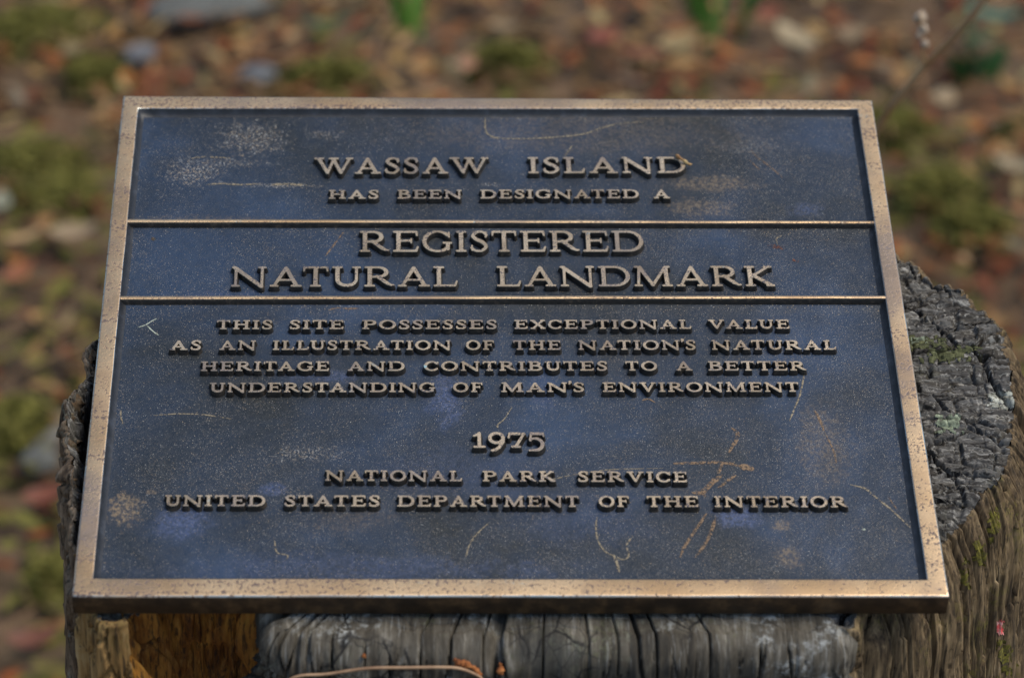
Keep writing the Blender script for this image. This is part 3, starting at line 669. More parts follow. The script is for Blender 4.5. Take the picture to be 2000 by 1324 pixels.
LINES = [  # style, [(word, left, right)], cap top y and baseline y at the left end, then at the right end
    ('mid', [('WASSAW', 613, 955), ('ISLAND', 1032, 1340)], 308, 339.5, 306.5, 337.5),
    ('small', [('HAS', 642, 739), ('BEEN', 776, 902), ('DESIGNATED', 938, 1248), ('A', 1277, 1309)], 371, 388, 370, 387),
    ('big', [('REGISTERED', 702, 1258)], 451, 491.5, 450.5, 491),
    ('big', [('NATURAL', 451, 894), ('LANDMARK', 971, 1514)], 520.5, 559.5, 519, 558.5),
    ('small', [('THIS', 422.5, 531), ('SITE', 565, 671), ('POSSESSES', 707.5, 970), ('EXCEPTIONAL', 1005, 1351), ('VALUE', 1384, 1542.5)], 625, 642.5, 624, 641.5),
    ('small', [('AS', 331, 392), ('AN', 428, 499), ('ILLUSTRATION', 532.5, 881), ('OF', 910, 965), ('THE', 1002.5, 1095.5), ("NATION'S", 1130, 1359), ('NATURAL', 1391, 1634)], 664.5, 683, 664, 682.5),
    ('small', [('HERITAGE', 392, 642.5), ('AND', 679, 790), ('CONTRIBUTES', 828, 1186), ('TO', 1222, 1284), ('A', 1320.5, 1352.5), ('BETTER', 1384, 1575)], 705.5, 724, 705, 723),
    ('small', [('UNDERSTANDING', 409, 850), ('OF', 885, 942.5), ("MAN'S", 979, 1141), ('ENVIRONMENT', 1177.5, 1561)], 747, 765.5, 746, 764.5),
    ('year', [('1975', 924, 1064)], 844, 873.5, 844, 873.5),
    ('small', [('NATIONAL', 635, 902.5), ('PARK', 942.5, 1085), ('SERVICE', 1129, 1342.5)], 917.5, 938, 920.5, 941),
    ('small', [('UNITED', 321, 517.5), ('STATES', 555, 741), ('DEPARTMENT', 776, 1131), ('OF', 1170, 1229), ('THE', 1264, 1365), ('INTERIOR', 1396, 1656)], 966, 987.5, 968.5, 990)]
NF = -0.0045                                                     # level of the recessed field
NL = -0.0008                                                     # level of the letter faces
def line_mesh(style, words, yt0, yb0, yt1, yb1):
    V = []; F4 = []; F3 = []; off = 0
    xl, xr = words[0][1], words[-1][2]
    flank, bev = {'big': (.0010, .00022), 'mid': (.0010, .0002), 'small': (.00095, .00018), 'year': (.0011, .0002)}[style]
    def P_(x, top): f = (x - xl) / (xr - xl); return on_plaque(x, (yt0 + (yt1 - yt0) * f) if top else (yb0 + (yb1 - yb0) * f), NL)
    for w, x0, x1 in words:
        b0, b1 = P_(x0, False), P_(x1, False); cap = np.linalg.norm(P_((x0 + x1) / 2, True) - P_((x0 + x1) / 2, False))
        dr = (b1 - b0) / np.linalg.norm(b1 - b0); up = np.array([-dr[1], dr[0]]); LW = np.linalg.norm(b1 - b0)
        gm = [glyph_mesh(c, style) for c in w]
        kern = []
        for a_, b_ in zip(w[:-1], w[1:]):
            g = {'big': .13, 'mid': .17, 'small': .20, 'year': .16}[style]
            if a_ + b_ in ('WA', 'AW', 'VA', 'AT', 'TA', 'LU', 'RT', 'AV'): g -= .10
            if "'" in a_ + b_: g *= .45
            kern.append(g)
        tot = sum(g[4] for g in gm) + sum(kern)
        s = LW / cap / tot                                        # horizontal fit
        x = 0.0
        for (P, NR, E_, tri, gw), kg in zip(gm, kern + [0]):
            q = np.stack([(x + P[:, 0]) * s * cap, P[:, 1] * cap], 1); n = len(q)
            nr = NR / np.array([s, 1.0]); nr /= np.linalg.norm(nr, axis=1)[:, None]
            rings = []
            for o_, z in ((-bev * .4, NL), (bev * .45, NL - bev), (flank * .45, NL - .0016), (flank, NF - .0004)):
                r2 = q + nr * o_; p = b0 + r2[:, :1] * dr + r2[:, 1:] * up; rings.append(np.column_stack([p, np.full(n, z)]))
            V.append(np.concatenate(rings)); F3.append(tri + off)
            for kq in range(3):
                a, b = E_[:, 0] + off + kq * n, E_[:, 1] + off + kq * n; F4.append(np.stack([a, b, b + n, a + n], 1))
            off += 4 * n; x += gw + kg
    F4c = np.concatenate(F4); F3c = np.concatenate(F3); vv = np.concatenate(V)
    zl = vv[F4c][:, :, 2].min(1); mi = np.concatenate([np.where(zl > NL - 0.0005, 0, 1), np.zeros(len(F3c), int)])
    return vv, [F4c, F3c], mi

# ------------------------------------------------------------------ bronze plaque
def build_plaque():
    root = empty('bronze_plaque', Matrix([[*B[i], O[i]] for i in range(3)] + [[0, 0, 0, 1]]), 'rectangular bronze plaque with raised lettering and dark blue field, lying on the stump', 'plaque')
    m_field = mat_field()
    m_rail = mat_bronze('worn_bronze_rail', streak=(7, 60, 60))
    m_bar = mat_bronze('worn_bronze_bar', streak=(7, 60, 60), verd=0.9, cover=0.8, nsc=1.4)
    m_let = mat_bronze('worn_bronze_letter', a=(0.70, 0.545, 0.36), b=(0.42, 0.31, 0.19), dark=(0.08, 0.075, 0.085), cover=1.0, streak=(40, 60, 60), verd=0.8, nsc=2.0)
    m_edge = mat_simple('dark_bronze_side', [(0.35, (0.012, 0.006, 0.002)), (0.52, (0.030, 0.016, 0.006)), (0.72, (0.10, 0.056, 0.022))], 90, 0.55, (1, 1, 1), 0.4, 260, 0.0005)
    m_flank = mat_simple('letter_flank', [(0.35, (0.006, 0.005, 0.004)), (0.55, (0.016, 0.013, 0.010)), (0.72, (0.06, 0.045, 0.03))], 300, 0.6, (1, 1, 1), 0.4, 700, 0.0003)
    m_cove = mat_simple('cove_patina', [(0.35, (0.007, 0.008, 0.010)), (0.55, (0.013, 0.015, 0.019)), (0.72, (0.03, 0.035, 0.045))], 120, 0.5, (1, 1, 1), 0.4, 700, 0.0003)
    m_rim = mat_bronze('painted_edge_sheen', a=(0.42, 0.52, 0.55), b=(0.66, 0.50, 0.34), verd=0.8)  # pale blue edge reflection painted into the bevel colour, with verdigris flecks
    hw, hh = PW / 2, PH / 2
    inn = uv([(181.5, 1128.5), (1811, 1131), (1675, 213), (270, 211.5)])      # inner edge of the raised border, BL BR TR TL
    # frame: outer side, rounded outer edge, flat, rounded inner edge, sloping inner wall
    def rect(d): return np.array([(-hw + d, -hh + d), (hw - d, -hh + d), (hw - d, hh - d), (-hw + d, hh - d)])
    sg = np.array([(1, 1), (-1, 1), (-1, -1), (1, -1)])
    def innr(d): return inn + sg * d
    rings = [(rect(.0006), -PT), (rect(0), -PT + .001), (rect(0), -.0011), (rect(.0003), -.0004), (rect(.0008), -.00005), (rect(.0014), 0.0), (innr(-.0008), 0.0), (innr(-.0003), -.00005), (innr(.0), -.0004), (innr(.0006), -.0016), (innr(.0016), -.0032), (innr(.0029), -.0041), (innr(.0044), NF - .0002), (innr(.0052), NF - .0014)]
    # subdivide the sides so the border can be a little wavy like a casting
    def sub(c, n=60): return np.concatenate([c[i] + (c[(i + 1) % 4] - c[i]) * np.arange(n)[:, None] / n for i in range(4)])
    V = []
    for ri, (c, z) in enumerate(rings):
        q = sub(c); w = 0.00028 * fbm(q[:, 0] * 30, q[:, 1] * 30, 400, 3)[:, None] if ri >= 2 else 0
        if ri >= 2: q = q + w
        V.append(np.column_stack([q, np.full(len(q), z)]))
    n = len(V[0]); F = np.concatenate([np.stack([np.arange(n) + i * n, (np.arange(n) + 1) % n + i * n, (np.arange(n) + 1) % n + (i + 1) * n, np.arange(n) + (i + 1) * n], 1) for i in range(len(rings) - 1)])
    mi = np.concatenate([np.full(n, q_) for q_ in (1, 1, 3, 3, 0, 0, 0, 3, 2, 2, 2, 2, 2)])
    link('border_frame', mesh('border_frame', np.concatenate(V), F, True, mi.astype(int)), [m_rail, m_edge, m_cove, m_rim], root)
    link('back_plate', mesh('back_plate', np.array([(*p, z) for z in (-PT + .0003, -PT + .004) for p in rect(.0015)]), np.array([(0, 1, 2, 3), (7, 6, 5, 4), (0, 4, 5, 1), (1, 5, 6, 2), (2, 6, 7, 3), (3, 7, 4, 0)]), False), m_edge, root)
    # dividers
    L0, R0 = inn[0, 0], inn[1, 0]
    bars = []
    for (a, b, c, d) in (((250, 427), (1706, 430.5), (250, 433), (1706, 435)), ((237, 577), (1731, 576), (237, 583.5), (1731, 581.5))):
        q = uv([a, b, c, d]); vt = (q[0, 1], q[1, 1]); vb = (q[2, 1], q[3, 1]); bars.append((max(vt), min(vb)))
        us = np.linspace(-1, 1, 121); tt = (us + 1) / 2
        lu = np.interp((vt[0] + vb[0]) / 2, [inn[0, 1], inn[3, 1]], [inn[0, 0], inn[3, 0]]); ru = np.interp((vt[1] + vb[1]) / 2, [inn[1, 1], inn[2, 1]], [inn[1, 0], inn[2, 0]])
        U = lu - .0004 + (ru - lu + .0008) * tt; w = .00018 * fbm(U * 60, U * 0, 410, 4)
        T0, B0 = vt[0] + (vt[1] - vt[0]) * tt + w, vb[0] + (vb[1] - vb[0]) * tt + w
        prof = [(T0 + .0016, NF - .0006), (T0 + .0005, -.0022), (T0, -.0006), (T0 - .0004, -.0003), (B0 + .0004, -.0003), (B0, -.0006), (B0 - .0005, -.0022), (B0 - .0013, NF - .0006)]
        G = np.stack([np.column_stack([U, v, np.full(121, z)]) for v, z in prof], 1)
        fm = np.tile(np.array([2, 2, 0, 0, 0, 1, 1]), 120)
        link('divider_bar', mesh('divider_bar', G.reshape(-1, 3), grid_faces(121, 8), True, fm), [m_bar, m_flank, m_field], root)
    # recessed fields
    tops = [inn[3, 1], bars[0][1], bars[1][1]]; bots = [bars[0][0], bars[1][0], inn[0, 1]]
    for vt, vb in zip(tops, bots):
        us, vs = np.linspace(0, 1, 161), np.linspace(vb - .001, vt + .001, 121)
        lu = np.interp(vs, [inn[0, 1], inn[3, 1]], [inn[0, 0], inn[3, 0]]) - .001; ru = np.interp(vs, [inn[1, 1], inn[2, 1]], [inn[1, 0], inn[2, 0]]) + .001
        f = 0.5 - 0.5 * np.cos(us * math.pi); g = 0.5 - 0.5 * np.cos(np.linspace(0, math.pi, 121)); vs = vs[0] + (vs[-1] - vs[0]) * g
        U = lu[None] + (ru - lu)[None] * f[:, None]; Vv = np.broadcast_to(vs[None], U.shape)
        e = np.minimum(np.minimum(U - lu[None], ru[None] - U), np.minimum(Vv - vs[0], vs[-1] - Vv)) - .001
        z = NF + 0.0004 * np.clip(1 - e / .0085, 0, 1) ** 2 + 0.00012 * fbm(U * 40, Vv * 40, 420, 3)
        link('recessed_field', mesh('recessed_field', np.stack([U, Vv, z], -1).reshape(-1, 3), grid_faces(161, 121)), m_field, root)
    # inscription, one mesh per line
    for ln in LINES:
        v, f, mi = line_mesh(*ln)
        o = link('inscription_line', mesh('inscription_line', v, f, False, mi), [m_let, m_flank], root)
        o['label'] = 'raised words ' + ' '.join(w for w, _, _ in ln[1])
    # scratches and rubbed marks
    def scuff(name, a, b, lo, hi, sc=420):
        m = Mat(name, 0.55, 0.15); f = m.noise(sc, 4, 0.7)
        m.set('Base Color', m.mix(m.noise(150, 3), a, b)); m.set('Alpha', m.mr(f, lo, hi)); m.bump(m.noise(900, 3), .4, .0003); return m.m
    s_br = scuff('brown_scuff', (0.17, 0.105, 0.055), (0.24, 0.155, 0.085), .40, .56, 600)
    s_pl = scuff('pale_scuff', (0.30, 0.25, 0.16), (0.22, 0.17, 0.10), .41, .54, 650)
    s_gn = scuff('pale_green_scuff', (0.45, 0.48, 0.38), (0.36, 0.40, 0.30), .41, .54, 650)
    s_rs = scuff('rust_scuff', (0.10, 0.03, 0.012), (0.16, 0.06, 0.03), .45, .58)
    SC = [(s_pl, 3.0, [(948, 229), (948, 252), (958, 266), (985, 271), (1040, 271), (1100, 267), (1140, 262), (1170, 252), (1200, 244)]),
          (s_pl, 2.5, [(948, 230), (975, 228), (1010, 231), (1016, 228)]), (s_pl, 1.6, [(1170, 250), (1215, 241), (1258, 239)]),
          (s_pl, 2.0, [(1117, 285), (1110, 296), (1103, 306)]), (s_br, 2.4, [(1466, 293), (1480, 308), (1503, 325), (1528, 347)]), (s_br, 1.8, [(1463, 312), (1484, 332)]),
          (s_pl, 4.5, [(525, 361), (560, 360), (600, 362)]), (s_pl, 3, [(400, 361), (430, 359), (470, 361), (510, 359)]), (s_pl, 3, [(372, 310), (400, 307), (450, 309)]),
          (s_br, 3.0, [(672, 452), (660, 468), (646, 486), (636, 500)]), (s_pl, 2.4, [(1527, 460), (1517, 466), (1518, 478)]), (s_rs, 8, [(1500, 479), (1520, 483), (1535, 486)]), (s_rs, 6, [(1548, 507), (1560, 511)]),
          (s_br, 3.0, [(642, 606), (660, 601), (680, 603), (702, 602)]), (s_gn, 3, [(268, 640), (285, 634), (302, 624), (306, 623)]), (s_gn, 3, [(285, 634), (300, 648), (310, 655)]),
          (s_pl, 2.2, [(300, 811), (350, 808), (400, 810), (452, 818)]), (s_pl, 2.2, [(237, 798), (236, 812), (240, 828)]),
          (s_pl, 2.0, [(1000, 795), (985, 818), (972, 830), (975, 842)]), (s_pl, 2.6, [(1572, 725), (1563, 770), (1553, 795), (1542, 822)]),
          (s_br, 4.5, [(1590, 800), (1602, 822), (1612, 846)]), (s_br, 3, [(1612, 846), (1628, 880), (1634, 905)]),
          (s_br, 6.0, [(1428, 835), (1440, 845), (1438, 860), (1430, 872), (1424, 884)]), (s_br, 5.5, [(1315, 905), (1350, 904), (1400, 903), (1430, 906), (1450, 911)]),
          (s_br, 12, [(1444, 909), (1458, 913), (1473, 916)]), (s_br, 5, [(1411, 904), (1407, 916), (1402, 925)]),
          (s_br, 9, [(1412, 928), (1395, 938), (1382, 952), (1370, 962), (1352, 962)]), (s_br, 5, [(1438, 928), (1424, 936), (1415, 944), (1402, 952)]), (s_br, 5, [(1370, 958), (1378, 970)]),
          (s_br, 5, [(1380, 1002), (1366, 1024), (1352, 1044), (1338, 1066), (1328, 1088)]), (s_br, 5, [(1398, 1008), (1392, 1030), (1384, 1050), (1372, 1070), (1358, 1088)]),
          (s_pl, 2.6, [(1166, 1010), (1164, 1030), (1168, 1055), (1182, 1076), (1200, 1086)]), (s_pl, 4.0, [(1198, 1082), (1204, 1096), (1210, 1118)]),
          (s_pl, 2.6, [(1200, 1086), (1218, 1092), (1228, 1084), (1224, 1064), (1236, 1046)]), (s_pl, 2.2, [(955, 1020), (930, 1044), (916, 1066), (910, 1088)]),
          (s_pl, 3.2, [(1660, 946), (1690, 954), (1712, 972), (1735, 990), (1752, 1005), (1778, 1030)]), (s_br, 2.4, [(1735, 968), (1744, 984), (1758, 1002)]), (s_br, 6, [(1783, 1014), (1785, 1034)]),
          (s_pl, 2.0, [(536, 1052), (541, 1078), (562, 1084), (556, 1096)]), (s_pl, 1.6, [(1010, 950), (1060, 940), (1130, 925), (1190, 917), (1300, 914)]), (s_br, 3, [(1254, 782), (1266, 779), (1280, 786)]),
          (s_gn, 6, [(1684, 1032), (1690, 1034)])]
    for mt, w, ps in SC:
        p = spline(uv(ps, NF + .0001), max(6, 5 * len(ps))); wd_ = w * (1.5 if mt in (s_br, s_rs, s_pl) else 1.15) / PXM / 2
        tg = np.gradient(p, axis=0); tg /= np.linalg.norm(tg, axis=1)[:, None]; nn = np.stack([-tg[:, 1], tg[:, 0]], 1)
        ww = wd_ * (0.65 + 0.7 * np.abs(vnoise(p[:, 0] * 700, p[:, 1] * 700, 431)))[:, None] * np.minimum(1, 0.35 + 4 * np.minimum(np.linspace(0, 1, len(p)), np.linspace(1, 0, len(p))))[:, None]
        e = np.minimum(np.minimum(p[:, 0] - inn[0, 0], inn[1, 0] - p[:, 0]), 1); 
        zz = NF + .00016
        G = np.stack([np.column_stack([p + nn * ww, np.full(len(p), zz)]), np.column_stack([p, np.full(len(p), zz + .00004)]), np.column_stack([p - nn * ww, np.full(len(p), zz)])], 1)
        link('scratch', mesh('scratch', G.reshape(-1, 3), grid_faces(len(p), 3)), mt, root)
build_plaque()

# ------------------------------------------------------------------ leaf litter
def leaf_template(nl=6):
    t = np.linspace(0, 1, nl); w = np.sin(np.pi * np.clip(t, 0, 1) ** 0.85) ** 0.8; w[0] = 0.06; w[-1] = 0.03
    return t, w
def leaves(P, L_, Wd, yaw, pitch, roll, curl, fold, nl=6):
    """many leaves at once: arrays of n -> (n, nl*3, 3)"""
    t, w = leaf_template(nl); n = len(P); x = (t - .5)[None, :, None] * L_[:, None, None]
    y = (w[None, :, None] * np.array([-1, 0, 1.0])[None, None]) * Wd[:, None, None] / 2
    jag = 1 + 0.25 * (rng.random((n, nl, 1)) - .5); y = y * jag
    x = np.broadcast_to(x, y.shape).copy(); z = curl[:, None, None] * (2 * (t - .5)[None, :, None]) ** 2 * L_[:, None, None] * .35 + fold[:, None, None] * np.abs(y)
    z = z + 0 * y
    c, s = np.cos(roll)[:, None, None], np.sin(roll)[:, None, None]; y, z = y * c - z * s, y * s + z * c
    c, s = np.cos(pitch)[:, None, None], np.sin(pitch)[:, None, None]; x, z = x * c - z * s, x * s + z * c
    c, s = np.cos(yaw)[:, None, None], np.sin(yaw)[:, None, None]; x, y = x * c - y * s, x * s + y * c
    return (np.stack([x, y, z], -1).reshape(n, nl * 3, 3) + P[:, None])
def col_mesh(name, V, F, C):
    me = mesh(name, V, F, True); a = me.color_attributes.new('tint', 'FLOAT_COLOR', 'POINT')
    a.data.foreach_set('color', np.column_stack([C, np.ones(len(C))]).astype(np.float32).ravel()); return me
def litter_mat():
    m = Mat('leaf_litter_colours', 0.75, 0, 0.4); q = m.n.new('ShaderNodeAttribute'); q.attribute_name = 'tint'
    f = m.noise(90, 4, 0.6); m.set('Specular IOR Level', 0.2); m.set('Base Color', m.mix(m.mr(f, .35, .7, 0, .55), q.outputs['Color'], (0.06, 0.035, 0.02))); m.bump(m.noise(260, 3), .3, .001); return m.m
PAL = np.array([.80, .78, .55]) * np.array([(.27, .075, .030), (.34, .125, .050), (.20, .055, .028), (.40, .23, .12), (.46, .35, .21), (.12, .060, .032), (.32, .27, .22), (.075, .045, .028), (.24, .13, .065), (.50, .45, .38)])
PRB = np.array([.13, .11, .08, .15, .08, .15, .05, .08, .17, .0])
def build_litter():
    def scatter(n, x0, x1, y0, y1): return np.column_stack([rng.uniform(x0, x1, n), rng.uniform(y0, y1, n)])
    XY = np.concatenate([scatter(46000, -2.7, 2.7, -.9, 6.0), scatter(9000, -7, 7, -4, 11)])
    r = np.hypot(XY[:, 0] - .03, XY[:, 1] + .03); XY = XY[r > .42]; n = len(XY)
    gz = 0.035 * fbm(XY[:, 0] * 1.7, XY[:, 1] * 1.7, 3, 4)
    V = leaves(np.column_stack([XY, gz + rng.uniform(.004, .035, n)]), rng.uniform(.018, .062, n), rng.uniform(.009, .023, n), rng.uniform(0, 6.28, n),
               rng.normal(0, .13, n), rng.normal(0, .16, n), rng.uniform(-.3, .6, n), rng.uniform(-.2, .5, n))
    C = PAL[rng.choice(len(PAL), n, p=PRB / PRB.sum())] * rng.uniform(.7, 1.25, (n, 1)) * (1 + rng.normal(0, .06, (n, 3)))
    gr = fbm(XY[:, 0] * 2.1, XY[:, 1] * 2.1, 500, 3) > .10
    gr &= rng.random(n) < .50
    C[gr] = np.array([.125, .115, .022]) * rng.uniform(.6, 1.5, (gr.sum(), 1))
    F = (grid_faces(6, 3)[None] + (np.arange(n) * 18)[:, None, None]).reshape(-1, 4)
    m = litter_mat()
    tag(link('leaf_litter', col_mesh('leaf_litter', V.reshape(-1, 3), F, np.repeat(np.clip(C, 0, 1), 18, 0)), m), 'rust, tan and brown fallen leaves covering the ground', 'leaf litter', kind='stuff')
    n = 8000; XY = scatter(n, -2.8, 2.8, -.9, 6); XY = XY[np.hypot(XY[:, 0] - .03, XY[:, 1] + .03) > .46]; n = len(XY)
    V = leaves(np.column_stack([XY, 0.035 * fbm(XY[:, 0] * 1.7, XY[:, 1] * 1.7, 3, 4) + rng.uniform(.015, .045, n)]), rng.uniform(.07, .18, n), rng.uniform(.0014, .004, n), rng.uniform(0, 6.28, n), rng.normal(0, .12, n), rng.normal(0, .3, n), rng.uniform(-.3, .5, n), np.zeros(n))
    C = np.array([.33, .20, .10]) * rng.uniform(.4, 1.4, (n, 1)); F = (grid_faces(6, 3)[None] + (np.arange(n) * 18)[:, None, None]).reshape(-1, 4)
    tag(link('pine_straw', col_mesh('pine_straw', V.reshape(-1, 3), F, np.repeat(C, 18, 0)), m), 'dry brown pine needles strewn among the leaves', 'pine straw', kind='stuff')
build_litter()

def gh(p): return float(0.035 * fbm(np.array([p[0] * 1.7]), np.array([p[1] * 1.7]), 3, 4)[0])
def leaf_thing(name, label, cat, px, L_, W_, yaw, col, pitch=.15, roll=.1, curl=.5, fold=.3, z=.04, group=None):
    g = on_ground(*px, 0.03); base = np.array([g[0], g[1], gh(g)])
    L_ *= .8; W_ *= .72; col = (col[0] * .56, col[1] * .50, col[2] * .40)
    V = leaves(np.array([[0, 0, z]]), np.array([L_]), np.array([W_]), np.array([yaw]), np.array([pitch]), np.array([roll]), np.array([curl]), np.array([fold]), 10)[0]
    m = mat_simple(name + '_skin', [(.35, tuple(c * .6 for c in col)), (.55, col), (.7, tuple(min(1, c * 1.3) for c in col))], 60, .6, (1, 1, 1), .3, 200)
    o = link(name, mesh(name, V, grid_faces(10, 3)), m); o.location = base; tag(o, label, cat, group)
LV = [
    ('large pale yellow leaf lying behind the top edge of the plaque', (1325, 128), .085, .055, .4, (.52, .42, .22)),
    ('broad cream fallen leaf with folded edge, right of the pale yellow leaf', (1548, 108), .095, .065, 2.3, (.58, .50, .34)),
    ('small tan leaf next to the broad cream leaf', (1665, 96), .06, .04, .2, (.46, .36, .23)),
    ('round buff leaf below the weed stalk at the right', (1842, 222), .05, .048, 1.0, (.56, .45, .30)),
    ('bright orange leaf just above the mossy ground at the right edge of the plaque', (1806, 262), .045, .035, .5, (.50, .17, .07)),
    ('long straw coloured leaf at the right border of the picture', (1986, 352), .09, .032, -.6, (.56, .49, .34)),
    ('amber leaf touching the top border of the plaque', (828, 166), .05, .038, .3, (.66, .42, .17)),
    ('salmon pink leaf touching the top border of the plaque', (912, 164), .045, .036, 1.2, (.62, .34, .22)),
    ('brick red leaf left of the pale yellow leaf', (1180, 112), .065, .045, .2, (.40, .11, .06)),
    ('rusty curled leaf above the centre of the plaque', (1270, 150), .07, .03, -.3, (.42, .16, .08)),
    ('grey green rounded leaf at the left border of the picture', (4, 420), .05, .04, 1.5, (.40, .44, .36)),
    ('pale tan leaf to the left of the upper divider bar', (150, 482), .085, .04, .1, (.55, .44, .30)),
    ('red leaf lying left of the lower left plaque corner', (92, 992), .065, .04, .2, (.32, .10, .05)),
    ('dark red crumpled leaf at the lower left corner of the picture', (72, 1278), .075, .04, .1, (.27, .10, .055)),
    ('orange brown leaf left of the plaque near mid height', (40, 560), .06, .04, .8, (.45, .17, .07)),
    ('coral red leaf by the top right border of the picture', (1500, 60), .055, .04, .3, (.42, .13, .07)),
]
for lb, px, l_, w_, yw, c in LV: leaf_thing('fallen_leaf', lb, 'leaf', px, l_, w_, yw, c, group='fallen leaves that stand out from the litter')
leaf_thing('green_leaf', 'dark green strap leaf lying above the plaque', 'leaf', (645, 76), .10, .022, .1, (.03, .14, .06))
leaf_thing('green_leaf', 'blue green bent blade near the top right corner of the picture', 'leaf', (1938, 118), .12, .028, -.55, (.11, .33, .26), z=.09, pitch=.2)
leaf_thing('green_leaf', 'dark green blade below the blue green blade at right', 'leaf', (1900, 150), .11, .03, .8, (.035, .13, .03), z=.07, pitch=-.3)

def rock(name, label, px, sx, sy, sz, yaw, col, cat, seed):
    g = on_ground(*px, sz * .5); nu, nv = 28, 15; a = np.linspace(0, 2 * np.pi, nu, endpoint=False)[:, None]; b = np.linspace(.02, np.pi - .02, nv)[None]
    x, y, z = np.sin(b) * np.cos(a), np.sin(b) * np.sin(a), np.cos(b) + 0 * a
    d = 1 + .35 * fbm(x * 1.6 + z, y * 1.6 - z * .7, seed, 4)
    V = np.stack([x * d * sx / 2, y * d * sy / 2, (z * d * .5 + .4) * sz], -1).reshape(-1, 3)
    col = tuple(.33 * c for c in col); m = mat_simple(name + '_face', [(.35, tuple(c * .55 for c in col)), (.6, col)], 60, .85, (1, 1, 1), .6, 150, .003)
    o = link(name, mesh(name, V, grid_faces(nu, nv, True)), m); o.location = (g[0], g[1], gh(g) + .012); o.rotation_euler = (0, 0, yaw); tag(o, label, cat)
rock('pebble', 'small white pebble in the litter above the upper left plaque corner', (274, 122), .05, .03, .03, .5, (.62, .62, .64), 'pebble', 601)
rock('pebble', 'dull white pebble touching the top border near the left corner', (505, 172), .055, .04, .03, .2, (.48, .50, .52), 'pebble', 603)
rock('bleached_wood', 'bleached grey wood chunk lying at the top of the picture', (405, 32), .18, .08, .04, .1, (.38, .38, .33), 'wood chunk', 607)
rock('bleached_wood', 'pale grey wood splinter lying left of the stump', (98, 884), .026, .075, .02, -.35, (.42, .40, .33), 'wood chunk', 611)
rock('pebble', 'grey white stone below the pale wood splinter', (78, 926), .045, .035, .03, .2, (.42, .42, .36), 'pebble', 613)

def tuft(name, label, cat, px, n, h, spread, col, seed, lean=.25, wid=.006, nl=7):
    r_ = np.random.default_rng(seed); g = on_ground(*px, 0.0); base = np.array([g[0], g[1], gh(g)]); V = []; F = []; off = 0
    for i in range(n):
        a = r_.uniform(0, 6.28); b0 = np.array([math.cos(a), math.sin(a), 0]) * r_.uniform(0, spread) ; hh_ = h * r_.uniform(.6, 1.1); az = a + r_.normal(0, .6)
        t = np.linspace(0, 1, nl); ln = lean * r_.uniform(.4, 1.6)
        c = b0 + np.stack([np.cos(az) * ln * hh_ * t ** 2, np.sin(az) * ln * hh_ * t ** 2, hh_ * t * (1 - .15 * t)], 1)
        sdv = np.array([-math.sin(az + 1.0), math.cos(az + 1.0), 0]) * wid * r_.uniform(.7, 1.3); w = (np.sin(np.pi * (t * .85 + .12)) ** .7)[:, None]
        V.append(np.stack([c - sdv * w, c + np.array([0, 0, -.15]) * 0 + np.array([math.cos(az), math.sin(az), 0]) * wid * .3 * w, c + sdv * w], 1).reshape(-1, 3)); F.append(grid_faces(nl, 3, base=off)); off += nl * 3
    m = mat_simple(name + '_green', [(.35, tuple(c * .6 for c in col)), (.55, col), (.7, tuple(c * 1.5 for c in col))], 40, .5, (1, 1, 1), .2)
    o = link(name, mesh(name, np.concatenate(V), np.concatenate(F)), m); o.location = base; tag(o, label, cat)
tuft('grass_tuft', 'single bright green grass sprout above the top border', 'grass tuft', (798, 95), 4, .16, .02, (.10, .28, .03), 701, .3, .010)
tuft('grass_tuft', 'upright green blades at the top of the picture, right of centre', 'grass tuft', (1402, 110), 5, .20, .04, (.085, .23, .03), 703, .35, .010)
tuft('grass_tuft', 'dark green blades behind the dry weed stalk', 'grass tuft', (1890, 180), 5, .09, .03, (.03, .10, .018), 707, .5, .014)
tuft('grass_tuft', 'low green grass beside the right edge of the plaque', 'grass tuft', (1960, 290), 8, .05, .04, (.08, .14, .02), 709, .5, .008)
MO = [('yellow green moss cushion in the upper left corner', (85, 50), .16, .07), ('olive moss cushion left of the upper panel', (70, 335), .13, .05), ('bright moss cushion right of the plaque, above the stump', (1832, 384), .10, .045),
      ('green moss cushion at the left border beside the stump', (36, 835), .06, .05), ('lime moss cushion left of the plaque bottom edge', (110, 1145), .06, .04), ('mossy patch behind the top edge, left of the amber leaf', (640, 175), .12, .04),
      ('small moss cushion below the white pebble', (190, 150), .08, .04), ('moss cushion at the right edge of the plaque top corner', (1745, 275), .10, .035), ('moss cushion near the top centre of the picture', (985, 150), .10, .035), ('moss cushion left of the middle panel', (110, 395), .10, .05), ('dim green moss just above the stump at right', (1900, 440), .09, .04)]
m_moss = mat_simple('moss_green', [(.36, (.075, .070, .010)), (.52, (.145, .135, .020)), (.68, (.24, .21, .05))], 45, .9, (1, 1, 1), .5, 300, .003)
